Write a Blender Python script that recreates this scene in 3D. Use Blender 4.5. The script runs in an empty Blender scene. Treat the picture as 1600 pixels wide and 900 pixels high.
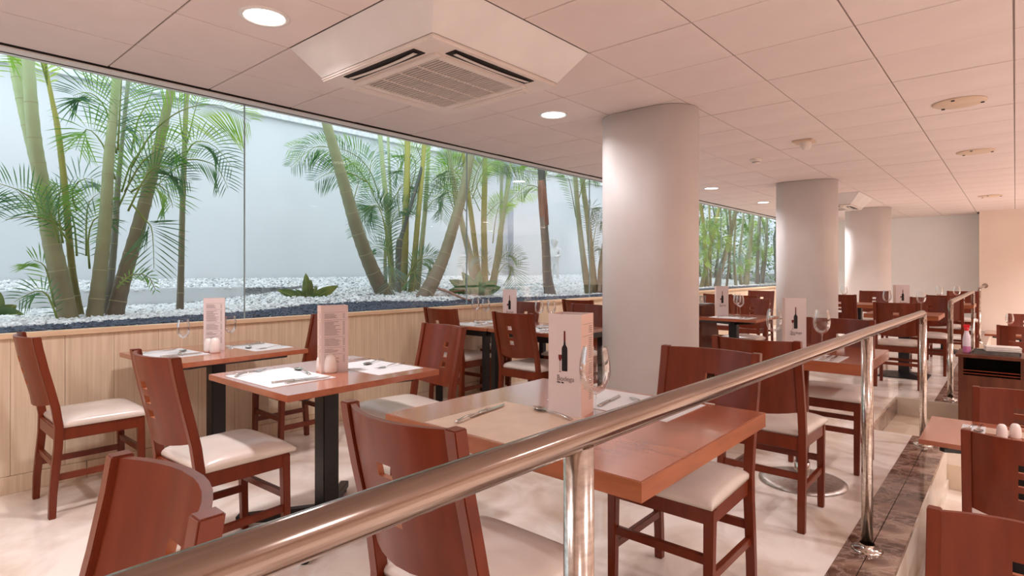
import bpy, bmesh, math, random
import numpy as np
from mathutils import Vector, Matrix
random.seed(7); np.random.seed(7)
PI = math.pi
S = bpy.context.scene
COL = S.collection
# ------------------------------------------------------------ camera
FPX = 898.0; YAW = 0.7194; YH = 424.0; H = 1.25
cd = bpy.data.cameras.new('camera'); cam = bpy.data.objects.new('camera', cd); COL.objects.link(cam)
cam.location = (0, 0, H); cam.rotation_euler = (PI/2, 0, YAW)
cd.sensor_width = 36; cd.lens = FPX/1600*36; cd.shift_y = -(450-YH)/1600; cd.clip_start = .02
S.camera = cam
# ------------------------------------------------------------ sky, exposure
W = bpy.data.worlds.new('sky'); S.world = W; W.use_nodes = True
bg = W.node_tree.nodes['Background']
bg.inputs[0].default_value = (0.85, 0.93, 1.0, 1); bg.inputs[1].default_value = 2.1
S.view_settings.view_transform = 'Standard'; S.view_settings.look = 'None'
S.view_settings.exposure = 0.0; S.view_settings.gamma = 1; S.view_settings.use_curve_mapping = False
LAMP = (1.0, 0.95, 1.0)           # colour of the room's lamps
LAMP_W = 19.0                      # watts of one downlight
ZC = 2.51                          # ceiling
# calibration: a pixel of the 1600x900 frame to a point at height z, or on the plane X = const
SN, CS = math.sin(YAW), math.cos(YAW)
def at(px, py, z):
    u = (px-800)/FPX; v = (YH-py)/FPX; t = (z-H)/v
    return Vector((t*(u*CS-SN), t*(u*SN+CS), z))
def onx(px, py, X):
    u = (px-800)/FPX; v = (YH-py)/FPX; t = X/(u*CS-SN)
    return Vector((X, t*(u*SN+CS), H+t*v))
def depth_at(p): return -p[0]*SN+p[1]*CS
# ------------------------------------------------------------ materials
def new_mat(name):
    m = bpy.data.materials.new(name); m.use_nodes = True
    return m, m.node_tree, m.node_tree.nodes['Principled BSDF']
def lin(r, g, b):
    f = lambda c: (c/255/12.92) if c/255 <= .04045 else ((c/255+.055)/1.055)**2.4
    return (f(r), f(g), f(b), 1)
def noisy(name, c1, c2, scale=(5,5,5), rough=.5, spec=.5, bump=0, detail=4, metal=0, ramp=(.35,.65), bscale=None, coat=0, distort=0):
    m, nt, b = new_mat(name)
    tc = nt.nodes.new('ShaderNodeTexCoord'); mp = nt.nodes.new('ShaderNodeMapping'); mp.inputs['Scale'].default_value = scale
    n = nt.nodes.new('ShaderNodeTexNoise'); n.inputs['Scale'].default_value = 1; n.inputs['Detail'].default_value = detail
    n.inputs['Distortion'].default_value = distort
    r = nt.nodes.new('ShaderNodeValToRGB'); r.color_ramp.elements[0].position = ramp[0]; r.color_ramp.elements[1].position = ramp[1]
    r.color_ramp.elements[0].color = c1; r.color_ramp.elements[1].color = c2
    L = nt.links.new
    L(tc.outputs['Object'], mp.inputs[0]); L(mp.outputs[0], n.inputs[0]); L(n.outputs[0], r.inputs[0]); L(r.outputs[0], b.inputs['Base Color'])
    b.inputs['Roughness'].default_value = rough; b.inputs['Specular IOR Level'].default_value = spec; b.inputs['Metallic'].default_value = metal
    b.inputs['Coat Weight'].default_value = coat; b.inputs['Coat Roughness'].default_value = .12
    if bump:
        bp = nt.nodes.new('ShaderNodeBump'); bp.inputs['Strength'].default_value = bump; bp.inputs['Distance'].default_value = .01
        src = n
        if bscale:
            src = nt.nodes.new('ShaderNodeTexNoise'); src.inputs['Scale'].default_value = bscale; src.inputs['Detail'].default_value = 5
            L(tc.outputs['Object'], src.inputs[0])
        L(src.outputs[0], bp.inputs['Height']); L(bp.outputs[0], b.inputs['Normal'])
    return m
M = {}
M['wood'] = noisy('mahogany', lin(100,36,12), lin(121,48,19), (22,22,2.2), .36, .35, detail=6, coat=.12, ramp=(.25,.75))
M['wood_dark'] = noisy('walnut', lin(84,42,24), lin(106,56,34), (25,25,3), .4, .4, detail=5)
M['table'] = noisy('cherry_top', lin(166,92,62), lin(186,108,74), (4,22,22), .25, .6, detail=5, coat=1.0, ramp=(.25,.75))
M['table_edge'] = noisy('cherry_edge', lin(150,84,50), lin(172,100,62), (5,5,30), .35, .5, detail=5)
M['vinyl'] = noisy('cream_vinyl', lin(220,206,194), lin(230,217,205), (6,6,6), .27, .7)
M['black'] = noisy('black_steel', lin(14,14,16), lin(22,22,24), (9,9,9), .38, .5)
M['chrome'] = noisy('brushed_steel', lin(190,180,170), lin(222,212,202), (90,4,90), .2, .5, metal=1)
M['rail'] = noisy('polished_rail', lin(138,122,112), lin(168,150,138), (40,2,40), .15, .5, metal=1)
M['disc'] = noisy('satin_steel', lin(176,168,160), lin(200,192,184), (40,40,40), .38, .5, metal=1)
M['cutlery'] = noisy('cutlery_steel', lin(190,182,176), lin(220,214,208), (20,20,20), .16, .5, metal=1)
M['white'] = noisy('white_paint', lin(226,220,216), lin(234,229,225), (3,3,3), .6, .3)
M['column'] = noisy('column_paint', lin(226,218,214), lin(233,226,222), (2,2,2), .5, .35)
M['wallback'] = noisy('back_wall', lin(236,233,229), lin(242,239,235), (1,1,1), .7, .3)
M['wallright'] = noisy('peach_wall', lin(228,208,192), lin(236,217,201), (1,1,1), .7, .3)
M['tile'] = noisy('ceiling_tile', lin(226,209,203), lin(233,217,211), (2,2,2), .75, .2, bump=.08, bscale=300)
M['tee'] = noisy('ceiling_bar', lin(138,122,114), lin(152,136,128), (5,5,5), .6, .3)
M['ac'] = noisy('plastic_white', lin(226,212,202), lin(232,219,210), (4,4,4), .4, .4)
M['grille'] = noisy('grille_grey', lin(70,56,48), lin(84,68,60), (30,30,30), .5, .4)
M['dark'] = noisy('dark_slot', lin(22,16,14), lin(34,26,22), (9,9,9), .6, .3)
M['joint'] = noisy('joint_grey', lin(140,154,155), lin(152,166,167), (9,9,9), .5, .3)
M['cover'] = noisy('beige_cover', lin(212,186,162), lin(219,194,170), (8,8,8), .55, .3)
M['beech'] = noisy('beech_panel', lin(218,194,164), lin(234,212,184), (60,60,2.0), .45, .4, detail=6)
M['beech_cap'] = noisy('beech_cap', lin(220,188,154), lin(232,202,168), (40,3,40), .4, .4, detail=6)
M['floor'] = noisy('cream_marble', lin(208,184,164), lin(247,236,224), (2.2,2.2,2.2), .1, .6, detail=12, ramp=(.32,.58), distort=.8)
M['stepm'] = noisy('step_marble', lin(220,196,168), lin(236,216,192), (3,3,3), .2, .5, detail=7)
M['riser'] = noisy('riser_marble', lin(222,206,188), lin(234,221,204), (3,9,9), .3, .4, detail=7)
M['paper'] = noisy('white_paper', lin(216,214,213), lin(224,222,221), (8,8,8), .55, .3)
M['mat'] = noisy('placemat_tan', lin(196,168,146), lin(206,178,156), (12,12,12), .42, .4)
M['card'] = noisy('menu_card', lin(222,208,206), lin(228,215,212), (3,3,3), .45, .35)
M['cardside'] = noisy('menu_card_pink', lin(230,196,180), lin(236,203,188), (3,3,3), .45, .35)
M['ink'] = noisy('ink', lin(24,20,24), lin(34,30,34), (50,50,50), .4, .3)
M['inkgrey'] = noisy('ink_grey', lin(120,104,104), lin(132,116,116), (50,50,50), .5, .3)
M['winered'] = noisy('wine_red', lin(96,22,26), lin(118,30,32), (50,50,50), .4, .3)
M['ceramic'] = noisy('ceramic', lin(238,226,218), lin(243,233,226), (20,20,20), .25, .5)
M['redcap'] = noisy('red_plastic', lin(214,22,36), lin(224,32,44), (20,20,20), .35, .5)
M['bottlew'] = noisy('bottle_plastic', lin(226,212,222), lin(234,222,230), (20,20,20), .35, .5)
M['pink'] = noisy('pink_liquid', lin(204,120,168), lin(214,134,180), (20,20,20), .3, .5)
M['linen'] = noisy('napkin', lin(226,216,208), lin(236,228,220), (20,20,20), .8, .2, bump=.3)
M['greytray'] = noisy('tray', lin(96,92,86), lin(120,114,106), (20,20,20), .4, .5)
M['gardenwall'] = noisy('garden_wall', lin(218,224,228), lin(228,233,237), (.8,.8,.8), .8, .2, detail=6)
M['render'] = noisy('rough_render', lin(224,230,232), lin(242,246,247), (22,22,22), .9, .1, bump=.9, detail=6)
M['soil'] = noisy('garden_soil', lin(112,114,114), lin(150,152,152), (30,30,30), .9, .1, bump=.6)
M['pebble'] = noisy('white_pebble', lin(206,210,212), lin(250,251,251), (14,14,14), .7, .2)
M['gravel'] = noisy('blue_gravel', lin(44,52,68), lin(92,102,120), (26,26,26), .6, .3)
M['pipe'] = noisy('grey_pipe', lin(170,182,196), lin(190,202,214), (3,3,3), .5, .4)
M['statue'] = noisy('white_stone', lin(232,234,234), lin(242,244,244), (6,6,6), .7, .2)
M['ring'] = noisy('trunk_ring', lin(158,158,122), lin(176,172,138), (20,20,20), .7, .2)
M['sheath'] = noisy('brown_sheath', lin(140,100,84), lin(176,130,108), (30,30,3), .8, .2)
M['stem'] = noisy('leaf_stem', lin(120,140,70), lin(140,160,84), (9,9,9), .5, .3)
M['bracket'] = noisy('window_metal', lin(150,140,130), lin(172,160,150), (9,3,9), .35, .5, metal=.6)
def marble_dark():
    m, nt, b = new_mat('brown_marble'); L = nt.links.new
    tc = nt.nodes.new('ShaderNodeTexCoord')
    n = nt.nodes.new('ShaderNodeTexNoise'); n.inputs['Scale'].default_value = 3.5; n.inputs['Detail'].default_value = 12; n.inputs['Distortion'].default_value = 1.6
    r = nt.nodes.new('ShaderNodeValToRGB'); e = r.color_ramp.elements
    e[0].position = .4; e[0].color = lin(80,54,43); e[1].position = .64; e[1].color = lin(158,128,110)
    v = nt.nodes.new('ShaderNodeTexNoise'); v.inputs['Scale'].default_value = 4; v.inputs['Detail'].default_value = 14; v.inputs['Distortion'].default_value = 1.0; v.inputs['Roughness'].default_value = .75
    vr = nt.nodes.new('ShaderNodeValToRGB'); q = vr.color_ramp.elements
    q[0].position = .47; q[0].color = (0,0,0,1); q[1].position = .5; q[1].color = (.45,.45,.45,1)
    k = vr.color_ramp.elements.new(.53); k.color = (0,0,0,1)
    mx = nt.nodes.new('ShaderNodeMixRGB'); mx.inputs[2].default_value = lin(206,184,166)
    L(tc.outputs['Object'], n.inputs[0]); L(tc.outputs['Object'], v.inputs[0]); L(n.outputs[0], r.inputs[0]); L(v.outputs[0], vr.inputs[0])
    L(vr.outputs[0], mx.inputs[0]); L(r.outputs[0], mx.inputs[1]); L(mx.outputs[0], b.inputs['Base Color'])
    b.inputs['Roughness'].default_value = .1
    return m
M['kerb'] = marble_dark()
def glass(name, tint=(1,1,1,1), gmul=1.0, base=.0, ior=1.45):
    m, nt, b = new_mat(name); nt.nodes.remove(b); L = nt.links.new
    out = nt.nodes['Material Output']
    t = nt.nodes.new('ShaderNodeBsdfTransparent'); t.inputs[0].default_value = tint
    g = nt.nodes.new('ShaderNodeBsdfGlossy'); g.inputs['Roughness'].default_value = .01
    f = nt.nodes.new('ShaderNodeFresnel'); f.inputs[0].default_value = ior
    mm = nt.nodes.new('ShaderNodeMath'); mm.operation = 'MULTIPLY_ADD'; mm.inputs[1].default_value = gmul; mm.inputs[2].default_value = base
    x = nt.nodes.new('ShaderNodeMixShader')
    L(f.outputs[0], mm.inputs[0]); L(mm.outputs[0], x.inputs[0]); L(t.outputs[0], x.inputs[1]); L(g.outputs[0], x.inputs[2]); L(x.outputs[0], out.inputs[0])
    return m
M['pane'] = glass('window_glass', (.975,.99,.99,1), .22, .0)
M['wineglass'] = glass('wine_glass', (.985,.985,.985,1), .5, .008, 1.5)
def emit(name, col, s):
    m, nt, b = new_mat(name); b.inputs['Emission Color'].default_value = col; b.inputs['Emission Strength'].default_value = s; return m
M['lens'] = emit('lamp_lens', (1,.93,.86,1), 9)
def leafmat(name, c1, c2):
    m, nt, b = new_mat(name); nt.nodes.remove(b); L = nt.links.new
    tc = nt.nodes.new('ShaderNodeTexCoord'); n = nt.nodes.new('ShaderNodeTexNoise'); n.inputs['Scale'].default_value = 3
    r = nt.nodes.new('ShaderNodeValToRGB'); r.color_ramp.elements[0].position = .4; r.color_ramp.elements[1].position = .6
    r.color_ramp.elements[0].color = c1; r.color_ramp.elements[1].color = c2
    L(tc.outputs['Object'], n.inputs[0]); L(n.outputs[0], r.inputs[0])
    p = nt.nodes.new('ShaderNodeBsdfPrincipled'); p.inputs['Roughness'].default_value = .4
    t = nt.nodes.new('ShaderNodeBsdfTranslucent'); x = nt.nodes.new('ShaderNodeMixShader'); x.inputs[0].default_value = .4
    L(r.outputs[0], p.inputs['Base Color']); L(r.outputs[0], t.inputs[0]); L(p.outputs[0], x.inputs[1]); L(t.outputs[0], x.inputs[2])
    L(x.outputs[0], nt.nodes['Material Output'].inputs[0])
    return m
LEAF = [leafmat('leaf_dark', lin(62,112,68), lin(104,152,100)), leafmat('leaf_mid', lin(100,160,66), lin(152,200,98)),
        leafmat('leaf_lit', lin(146,200,60), lin(200,232,104)), leafmat('leaf_bluish', lin(98,140,122), lin(142,176,160))]  # brightest yellow-green has the light on lit fronds painted in
M['leafvar'] = leafmat('leaf_variegated', lin(62,92,44), lin(132,132,62))
def trunkmat(name, zlo, zhi, clo, chi):
    m, nt, b = new_mat(name); L = nt.links.new
    tc = nt.nodes.new('ShaderNodeTexCoord'); sx = nt.nodes.new('ShaderNodeSeparateXYZ'); mr = nt.nodes.new('ShaderNodeMapRange')
    mr.inputs[1].default_value = zlo; mr.inputs[2].default_value = zhi
    n = nt.nodes.new('ShaderNodeTexNoise'); n.inputs['Scale'].default_value = 7; n.inputs['Detail'].default_value = 6
    a = nt.nodes.new('ShaderNodeMath'); a.operation = 'MULTIPLY_ADD'; a.inputs[1].default_value = .5; a.inputs[2].default_value = -.25
    ad = nt.nodes.new('ShaderNodeMath'); ad.operation = 'ADD'
    r = nt.nodes.new('ShaderNodeValToRGB'); r.color_ramp.elements[0].color = clo; r.color_ramp.elements[1].color = chi
    L(tc.outputs['Object'], sx.inputs[0]); L(sx.outputs[2], mr.inputs[0]); L(tc.outputs['Object'], n.inputs[0]); L(n.outputs[0], a.inputs[0])
    L(mr.outputs[0], ad.inputs[0]); L(a.outputs[0], ad.inputs[1]); L(ad.outputs[0], r.inputs[0]); L(r.outputs[0], b.inputs['Base Color'])
    b.inputs['Roughness'].default_value = .6
    return m
TR = {'green': trunkmat('trunk_green', .9, 2.6, lin(122,114,86), lin(184,202,152)),
      'brown': trunkmat('trunk_brown', .9, 2.8, lin(108,96,80), lin(156,164,120)),
      'yellow': trunkmat('trunk_yellow', .9, 2.4, lin(112,104,60), lin(176,178,92)),
      'grey': trunkmat('trunk_grey', .9, 2.6, lin(112,108,98), lin(160,170,150)),
      'dark': trunkmat('trunk_dark', .9, 2.0, lin(110,104,96), lin(84,96,88))}
# ------------------------------------------------------------ mesh helpers
class MB:
    def __init__(s): s.v = []; s.f = []; s.mi = []; s.sm = []
    def add(s, vs, fs, mi=0, smooth=False):
        o = len(s.v); s.v += [tuple(v) for v in vs]
        for f in fs: s.f.append([i+o for i in f]); s.mi.append(mi); s.sm.append(smooth)
    def box(s, x0, x1, y0, y1, z0, z1, mi=0, mat=None):
        vs = [(x0,y0,z0),(x1,y0,z0),(x1,y1,z0),(x0,y1,z0),(x0,y0,z1),(x1,y0,z1),(x1,y1,z1),(x0,y1,z1)]
        if mat: vs = [mat @ Vector(v) for v in vs]
        s.add(vs, [(0,3,2,1),(4,5,6,7),(0,1,5,4),(1,2,6,5),(2,3,7,6),(3,0,4,7)], mi)
    def beam(s, a, b, w, d, up=(0,0,1), mi=0, w2=None, d2=None):   # rectangular bar a->b
        a = Vector(a); b = Vector(b); t = (b-a).normalized(); up = Vector(up)
        if abs(t.dot(up)) > .95: up = Vector((0,1,0))
        x = t.cross(up).normalized(); y = x.cross(t).normalized()
        w2 = w2 or w; d2 = d2 or d
        vs = [a+x*i*w/2+y*j*d/2 for i, j in ((-1,-1),(1,-1),(1,1),(-1,1))]+[b+x*i*w2/2+y*j*d2/2 for i, j in ((-1,-1),(1,-1),(1,1),(-1,1))]
        s.add(vs, [(0,1,2,3)[::-1],(4,5,6,7),(0,1,5,4),(1,2,6,5),(2,3,7,6),(3,0,4,7)], mi)
    def tube(s, pts, r, n=12, mi=0, cap=True, smooth=True, mifun=None):
        pts = [Vector(p) for p in pts]; rs = r if isinstance(r, (list, tuple)) else [r]*len(pts)
        t0 = (pts[1]-pts[0]).normalized(); ref = Vector((0,0,1)) if abs(t0.z) < .9 else Vector((1,0,0))
        x = t0.cross(ref).normalized(); vs = []
        for i, p in enumerate(pts):
            t = ((pts[min(i+1,len(pts)-1)]-pts[max(i-1,0)])).normalized()
            x = (x-t*x.dot(t)).normalized(); y = t.cross(x)
            for k in range(n): a = 2*PI*k/n; vs.append(p+(x*math.cos(a)+y*math.sin(a))*rs[i])
        o = len(s.v); s.v += [tuple(v) for v in vs]
        for i in range(len(pts)-1):
            for k in range(n):
                s.f.append([o+i*n+k, o+i*n+(k+1)%n, o+(i+1)*n+(k+1)%n, o+(i+1)*n+k]); s.mi.append(mifun(i) if mifun else mi); s.sm.append(smooth)
        if cap:
            s.f.append([o+k for k in range(n)][::-1]); s.mi.append(mi); s.sm.append(False)
            e = o+(len(pts)-1)*n; s.f.append([e+k for k in range(n)]); s.mi.append(mi); s.sm.append(False)
    def lathe(s, prof, c=(0,0,0), n=24, mi=0, smooth=True, closed=False):
        o = len(s.v)
        for r, z in prof:
            for k in range(n): a = 2*PI*k/n; s.v.append((c[0]+r*math.cos(a), c[1]+r*math.sin(a), c[2]+z))
        for i in range(len(prof)-1):
            for k in range(n):
                s.f.append([o+i*n+k, o+i*n+(k+1)%n, o+(i+1)*n+(k+1)%n, o+(i+1)*n+k]); s.mi.append(mi); s.sm.append(smooth)
    def prism(s, poly, z0, z1, mi=0, mat=None):
        n = len(poly); vs = [(p[0],p[1],z0) for p in poly]+[(p[0],p[1],z1) for p in poly]
        if mat: vs = [mat @ Vector(v) for v in vs]
        s.add(vs, [list(range(n))[::-1], list(range(n,2*n))]+[(i,(i+1)%n,n+(i+1)%n,n+i) for i in range(n)], mi)
    def mesh(s, name, mats, bevel=0, segs=2, weld=False):
        me = bpy.data.meshes.new(name); me.from_pydata(s.v, [], s.f)
        for m in (mats if isinstance(mats, (list, tuple)) else [mats]): me.materials.append(m)
        me.polygons.foreach_set('material_index', s.mi); me.polygons.foreach_set('use_smooth', s.sm)
        if bevel or weld:
            b = bmesh.new(); b.from_mesh(me)
            if weld: bmesh.ops.remove_doubles(b, verts=b.verts, dist=1e-5)
            if bevel:
                es = [e for e in b.edges if len(e.link_faces) == 2 and e.calc_face_angle(0) > .5]
                bmesh.ops.bevel(b, geom=es, offset=bevel, segments=segs, affect='EDGES', clamp_overlap=True)
            b.to_mesh(me); b.free()
        me.update(); return me
def link(name, me, parent=None, loc=None, rot=None):
    o = bpy.data.objects.new(name, me); COL.objects.link(o); o.parent = parent
    if loc is not None: o.location = loc
    if rot is not None: o.rotation_euler = rot
    return o
def build(mb, name, mats, parent=None, bevel=0, segs=2, **k): return link(name, mb.mesh(name, mats, bevel, segs), parent, **k)
def tag(o, label=None, cat=None, group=None, kind=None):
    if label: o['label'] = label
    if cat: o['category'] = cat
    if group: o['group'] = group
    if kind: o['kind'] = kind
    return o
def thing(name, label, cat, loc=(0,0,0), rz=0, group=None):
    return tag(link(name, None, None, loc, (0,0,rz)), label, cat, group)
def kids(o): return [c for c in bpy.data.objects if c.parent == o]
CH = {}
def copy_tree(o, parent=None):
    c = o.copy(); COL.objects.link(c); c.parent = parent
    if o.name not in CH: CH[o.name] = kids(o)
    for k in CH[o.name]: copy_tree(k, c)
    return c
def place(proto, used, loc, rz, label, group=None, cat=None):
    o = proto if not used else copy_tree(proto)
    o.location = loc; o.rotation_euler = (0,0,rz); o['label'] = label
    if group: o['group'] = group
    return o
def smooth_obj(o):
    for p in o.data.polygons: p.use_smooth = True
# ============================================================ STRUCTURE
XW = -4.25; XG = -4.33; YB = 16.3; YP = 15.5; XP = -.57; LOW = -.35; Y0 = -3.0; XR = 5.0
# upper floor around the two stair notches
N1 = (5.30, 6.87); N2 = (11.1, 12.8); XN = -.90; KX0, KX1 = -.59, -.38
fl = MB()
fl.box(XW-.1, XN, Y0, YB+.1, LOW-.1, 0)
for a, b in ((Y0, N1[0]), (N1[1], N2[0]), (N2[1], YB+.1)): fl.box(XN, KX0, a, b, LOW-.1, 0)
floor = tag(build(fl, 'floor', M['floor']), kind='structure')
f2 = MB(); f2.box(KX1+.0, XR, Y0, YP, LOW-.1, LOW)
tag(build(f2, 'floor', M['floor']), kind='structure')
# raised kerb between the levels, brown marble slabs in two rows on a pale riser
tn = 1
for a, b in ((Y0, N1[0]), (N1[1], N2[0]), (N2[1], YP)):
    t = MB(); t.box(KX0, KX1, a, b, LOW, -.025); t.box(KX1, KX1+.012, a, b, LOW, LOW+.07)
    kb = tag(build(t, 'trim_%d' % tn, M['riser']), kind='structure'); tn += 1
    shared = {}
    y = a
    while y < b-.02:
        w = min(.40, b-y)
        for i in (0, 1):
            key = (round(w,3), i)
            x0 = KX0+.1*i; x1 = x0+(.097 if i == 0 else .115)
            if key not in shared:
                s_ = MB(); s_.box(x0, x1, 0, w-.002, -.0245, .003); shared[key] = s_.mesh('marble_slab', M['kerb'], .0015, 1)
            link('marble_slab', shared[key], kb, (0, y, 0))
        y += .40
# stair notches: one tread each, dark skirting on the side
for a, b in (N1, N2):
    t = MB(); t.box(XN, -.16, a, b, LOW, -.17)
    tt = tag(build(t, 'trim_%d' % tn, M['stepm']), kind='structure'); tn += 1
    s_ = MB(); s_.box(XN, XN+.012, a, b-.021, -.1695, -.03); build(s_, 'marble_skirting', M['kerb'], tt)
    s_ = MB(); s_.box(XN, KX1, b-.02, b, -.17, -.004); build(s_, 'stair_riser', M['riser'], tt)
# walls
def wall(name, m, *b):
    w = MB()
    w.box(*b); return tag(build(w, name, m), kind='structure')
wall('wall_back', M['wallback'], XW-.4, XP, YB, YB+.15, LOW-.1, ZC+.3)
wall('wall_right', M['wallright'], XP, XR+.1, YP, YP+.95, LOW-.1, ZC+.3)
wall('wall_east', M['wallright'], XR, XR+.15, Y0, YP, LOW-.1, ZC+.3)
wall('wall_front', M['wallright'], XW-.4, XR+.1, Y0-.15, Y0, LOW-.1, ZC+.3)
# wainscot wall under the window, one beech panel per board
wl = MB(); wl.box(XW-.12, XW-.02, Y0, YB, LOW, .86)
wleft = tag(build(wl, 'wall_left', M['beech_cap']), kind='structure')
pm = MB(); pm.box(XW-.02, XW, .0008, .2462, .10, .868); pmesh = pm.mesh('wall_panel', M['beech'], .001, 1)
y = .572-.247*14
while y < YB-.1:
    if y > Y0: link('wall_panel', pmesh, wleft, (0, y, 0))
    y += .247
bb = MB(); bb.box(XW-.02, XW+.008, 0, .985, 0, .098); bmesh_ = bb.mesh('baseboard', M['beech'], .002, 1)
bl = tag(link('baseboard_left', bmesh_, None, (0, -1.05, 0)), kind='structure')
for i in range(1, 17): link('baseboard_board', bmesh_, bl, (0, i*.988, 0))
cp = MB(); cp.box(XW-.06, XW+.02, Y0, YB, .87, .9)
tag(build(cp, 'trim_%d' % tn, M['beech_cap'], bevel=.003), kind='structure'); tn += 1
# window: channel, head track, panes
wf = MB(); wf.box(XG-.02, XG+.02, Y0, YB, .85, .888)
win = tag(build(wf, 'window_1', M['bracket']), kind='structure')
s_ = MB(); s_.box(XG+.119, XG+.128, Y0, YB, 2.500, 2.518); build(s_, 'head_shadow_gap', M['dark'], win)
s_ = MB(); s_.box(XG-.03, XG+.117, Y0, YB, 2.492, 2.512); build(s_, 'head_track', M['white'], win)
s_ = MB(); s_.box(XG+.020, XG+.030, Y0, YB, 2.489, 2.4925); build(s_, 'track_groove', M['dark'], win)
ys = [Y0, -.40, 1.911, 4.222, 6.53, 8.84, 11.15, 13.46, YB]
for a, b in zip(ys, ys[1:]):
    g = MB(); g.box(XG-.005, XG+.005, a+.002, b-.002, .88, 2.491); build(g, 'window_pane', M['pane'], win)
for y in ys[1:-1]:
    g = MB(); g.box(XG-.006, XG+.006, y-.0035, y+.0035, .88, 2.491); build(g, 'silicone_joint', M['joint'], win)
# ceiling: dark backing, tee bars, tiles
PX, PY = .6155, .5886; CX0 = -.007; CY0 = 1.0245
CL = XG+.13
cb = MB(); cb.box(CL, XR, Y0, YP+.9, ZC+.012, ZC+.12); cb.box(XG-.06, CL, Y0, YB+.1, ZC+.01, ZC+.5); cb.box(CL, XR+.2, Y0-.2, YB+.2, ZC+.12, ZC+.5)
ceil = tag(build(cb, 'ceiling', M['dark']), kind='structure')
tb = MB()
i = -6
while CX0+i*PX < XR: tb.box(CX0+i*PX-.011, CX0+i*PX+.011, Y0, YB, ZC+.005, ZC+.012); i += 1
j = -6
while CY0+j*PY < YB:
    tb.box(CL, XR, CY0+j*PY-.011, CY0+j*PY+.011, ZC+.006, ZC+.012); j += 1
tag(build(tb, 'tee_grid', M['tee'], ceil), kind='stuff')
tm = {}
far = MB()
AC = [(-5, 1), (-4, 1), (-5, 2), (-4, 2), (-5, 16), (-4, 16), (-5, 17), (-4, 17)]
cnt = 0
for j in range(-7, 27):
    for i in range(-7, 9):
        x0 = max(CX0+i*PX, CL); x1 = min(CX0+(i+1)*PX, XR); y0 = max(CY0+j*PY, Y0); y1 = min(CY0+(j+1)*PY, YB)
        if x1-x0 < .03 or y1-y0 < .03 or (i, j) in AC: continue
        if x0 > XP-.1 and y0 >= YP: continue
        r = x0*CS+y1*SN; d = -x0*SN+y1*CS
        vis = d > .2 and -1.0 < r/d < .97 and j <= 26 and i <= 0
        if vis and cnt < 296:
            w, h = x1-x0, y1-y0; key = (round(w,3), round(h,3))
            if key not in tm:
                m_ = MB(); g = .0042
                m_.box(g, w-g, g, h-g, 0, .012); tm[key] = m_.mesh('ceiling_tile', M['tile'], .002, 1)
            o = link('ceiling_tile', tm[key], ceil, (x0, y0, ZC+random.choice((0,0,0,.0015,-.001)))); cnt += 1
        else: far.box(x0+.003, x1-.003, y0+.003, y1-.003, ZC, ZC+.012)
tag(build(far, 'ceiling_tile', M['tile'], ceil), kind='stuff')
print('tiles', cnt)
# columns
def stadium(x0, x1, y0, y1, r, n=10):
    P = []
    for cx, cy, a0 in ((x1-r, y0+r, -PI/2), (x1-r, y1-r, 0), (x0+r, y1-r, PI/2), (x0+r, y0+r, PI)):
        for k in range(n+1): a = a0+PI/2*k/n; P.append((cx+r*math.cos(a), cy+r*math.sin(a)))
    return P
for k, (y, lab) in enumerate(((3.98, 'wide white rounded column nearest the camera, beside the window tables'),
                              (8.62, 'second white rounded column, behind the wine card and glasses'),
                              (13.1, 'farthest and smallest white rounded column, in front of the back wall'))):
    c = MB(); c.prism(stadium(-2.62, -1.83, y, y+.48, .235), 0, ZC-.004)
    o = build(c, 'column', M['column'])
    for p in o.data.polygons: p.use_smooth = abs(p.normal.z) < .5
    tag(o, lab, 'column', 'white columns')
# ============================================================ CEILING FITTINGS
def downlight():
    t = thing('downlight', '', 'ceiling light')
    m_ = MB(); m_.lathe([(.118,0),(.118,-.006),(.1,-.009),(.094,-.004),(.094,.0)], n=32); build(m_, 'trim_ring', M['white'], t)
    m_ = MB(); m_.lathe([(.0001,-.003),(.094,-.003)], n=32); build(m_, 'lens', M['lens'], t)
    return t
D0 = downlight(); CH[D0.name] = kids(D0)
DL = [(-2.79,1.33,'round lit downlight nearest the camera, left of the air conditioner'),
      (-2.79,3.69,'round lit downlight between the air conditioner and the nearest column'),
      (-3.46,6.1,'round lit downlight hidden behind the nearest column'),
      (-3.46,8.53,'round lit downlight just right of the nearest column'),
      (-3.46,10.9,'round lit downlight against the left edge of the second column'),
      (-3.46,13.3,'round lit downlight behind the second column'),
      (-1.55,-1.0,None),(-2.79,-1.0,None)]  # last two are unseen, added behind the camera for their light
for y in (-1.4, 1.0, 3.4, 5.8, 8.2, 10.6, 13.0):  # unseen rows of downlights added over the lower floor to brighten the room
    DL.append((1.5, y, None)); DL.append((3.6, y, None))
for k, (x, y, lab) in enumerate(DL):
    o = place(D0, k > 0, (x, y, ZC), 0, lab or 'round downlight added outside the frame to light the room', 'ceiling downlights')
    ld = bpy.data.lights.new('lamp', 'AREA'); ld.shape = 'DISK'; ld.size = .18; ld.energy = LAMP_W*(1.0 if x < 0 else 1.5)*(2.6 if y > 12 else 1)*(.28 if (x, y) == (-2.79, 3.69) else 1); ld.color = LAMP
    ld.spread = math.radians(140)
    link('lamp', ld, o, (0, 0, -.02))
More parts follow.
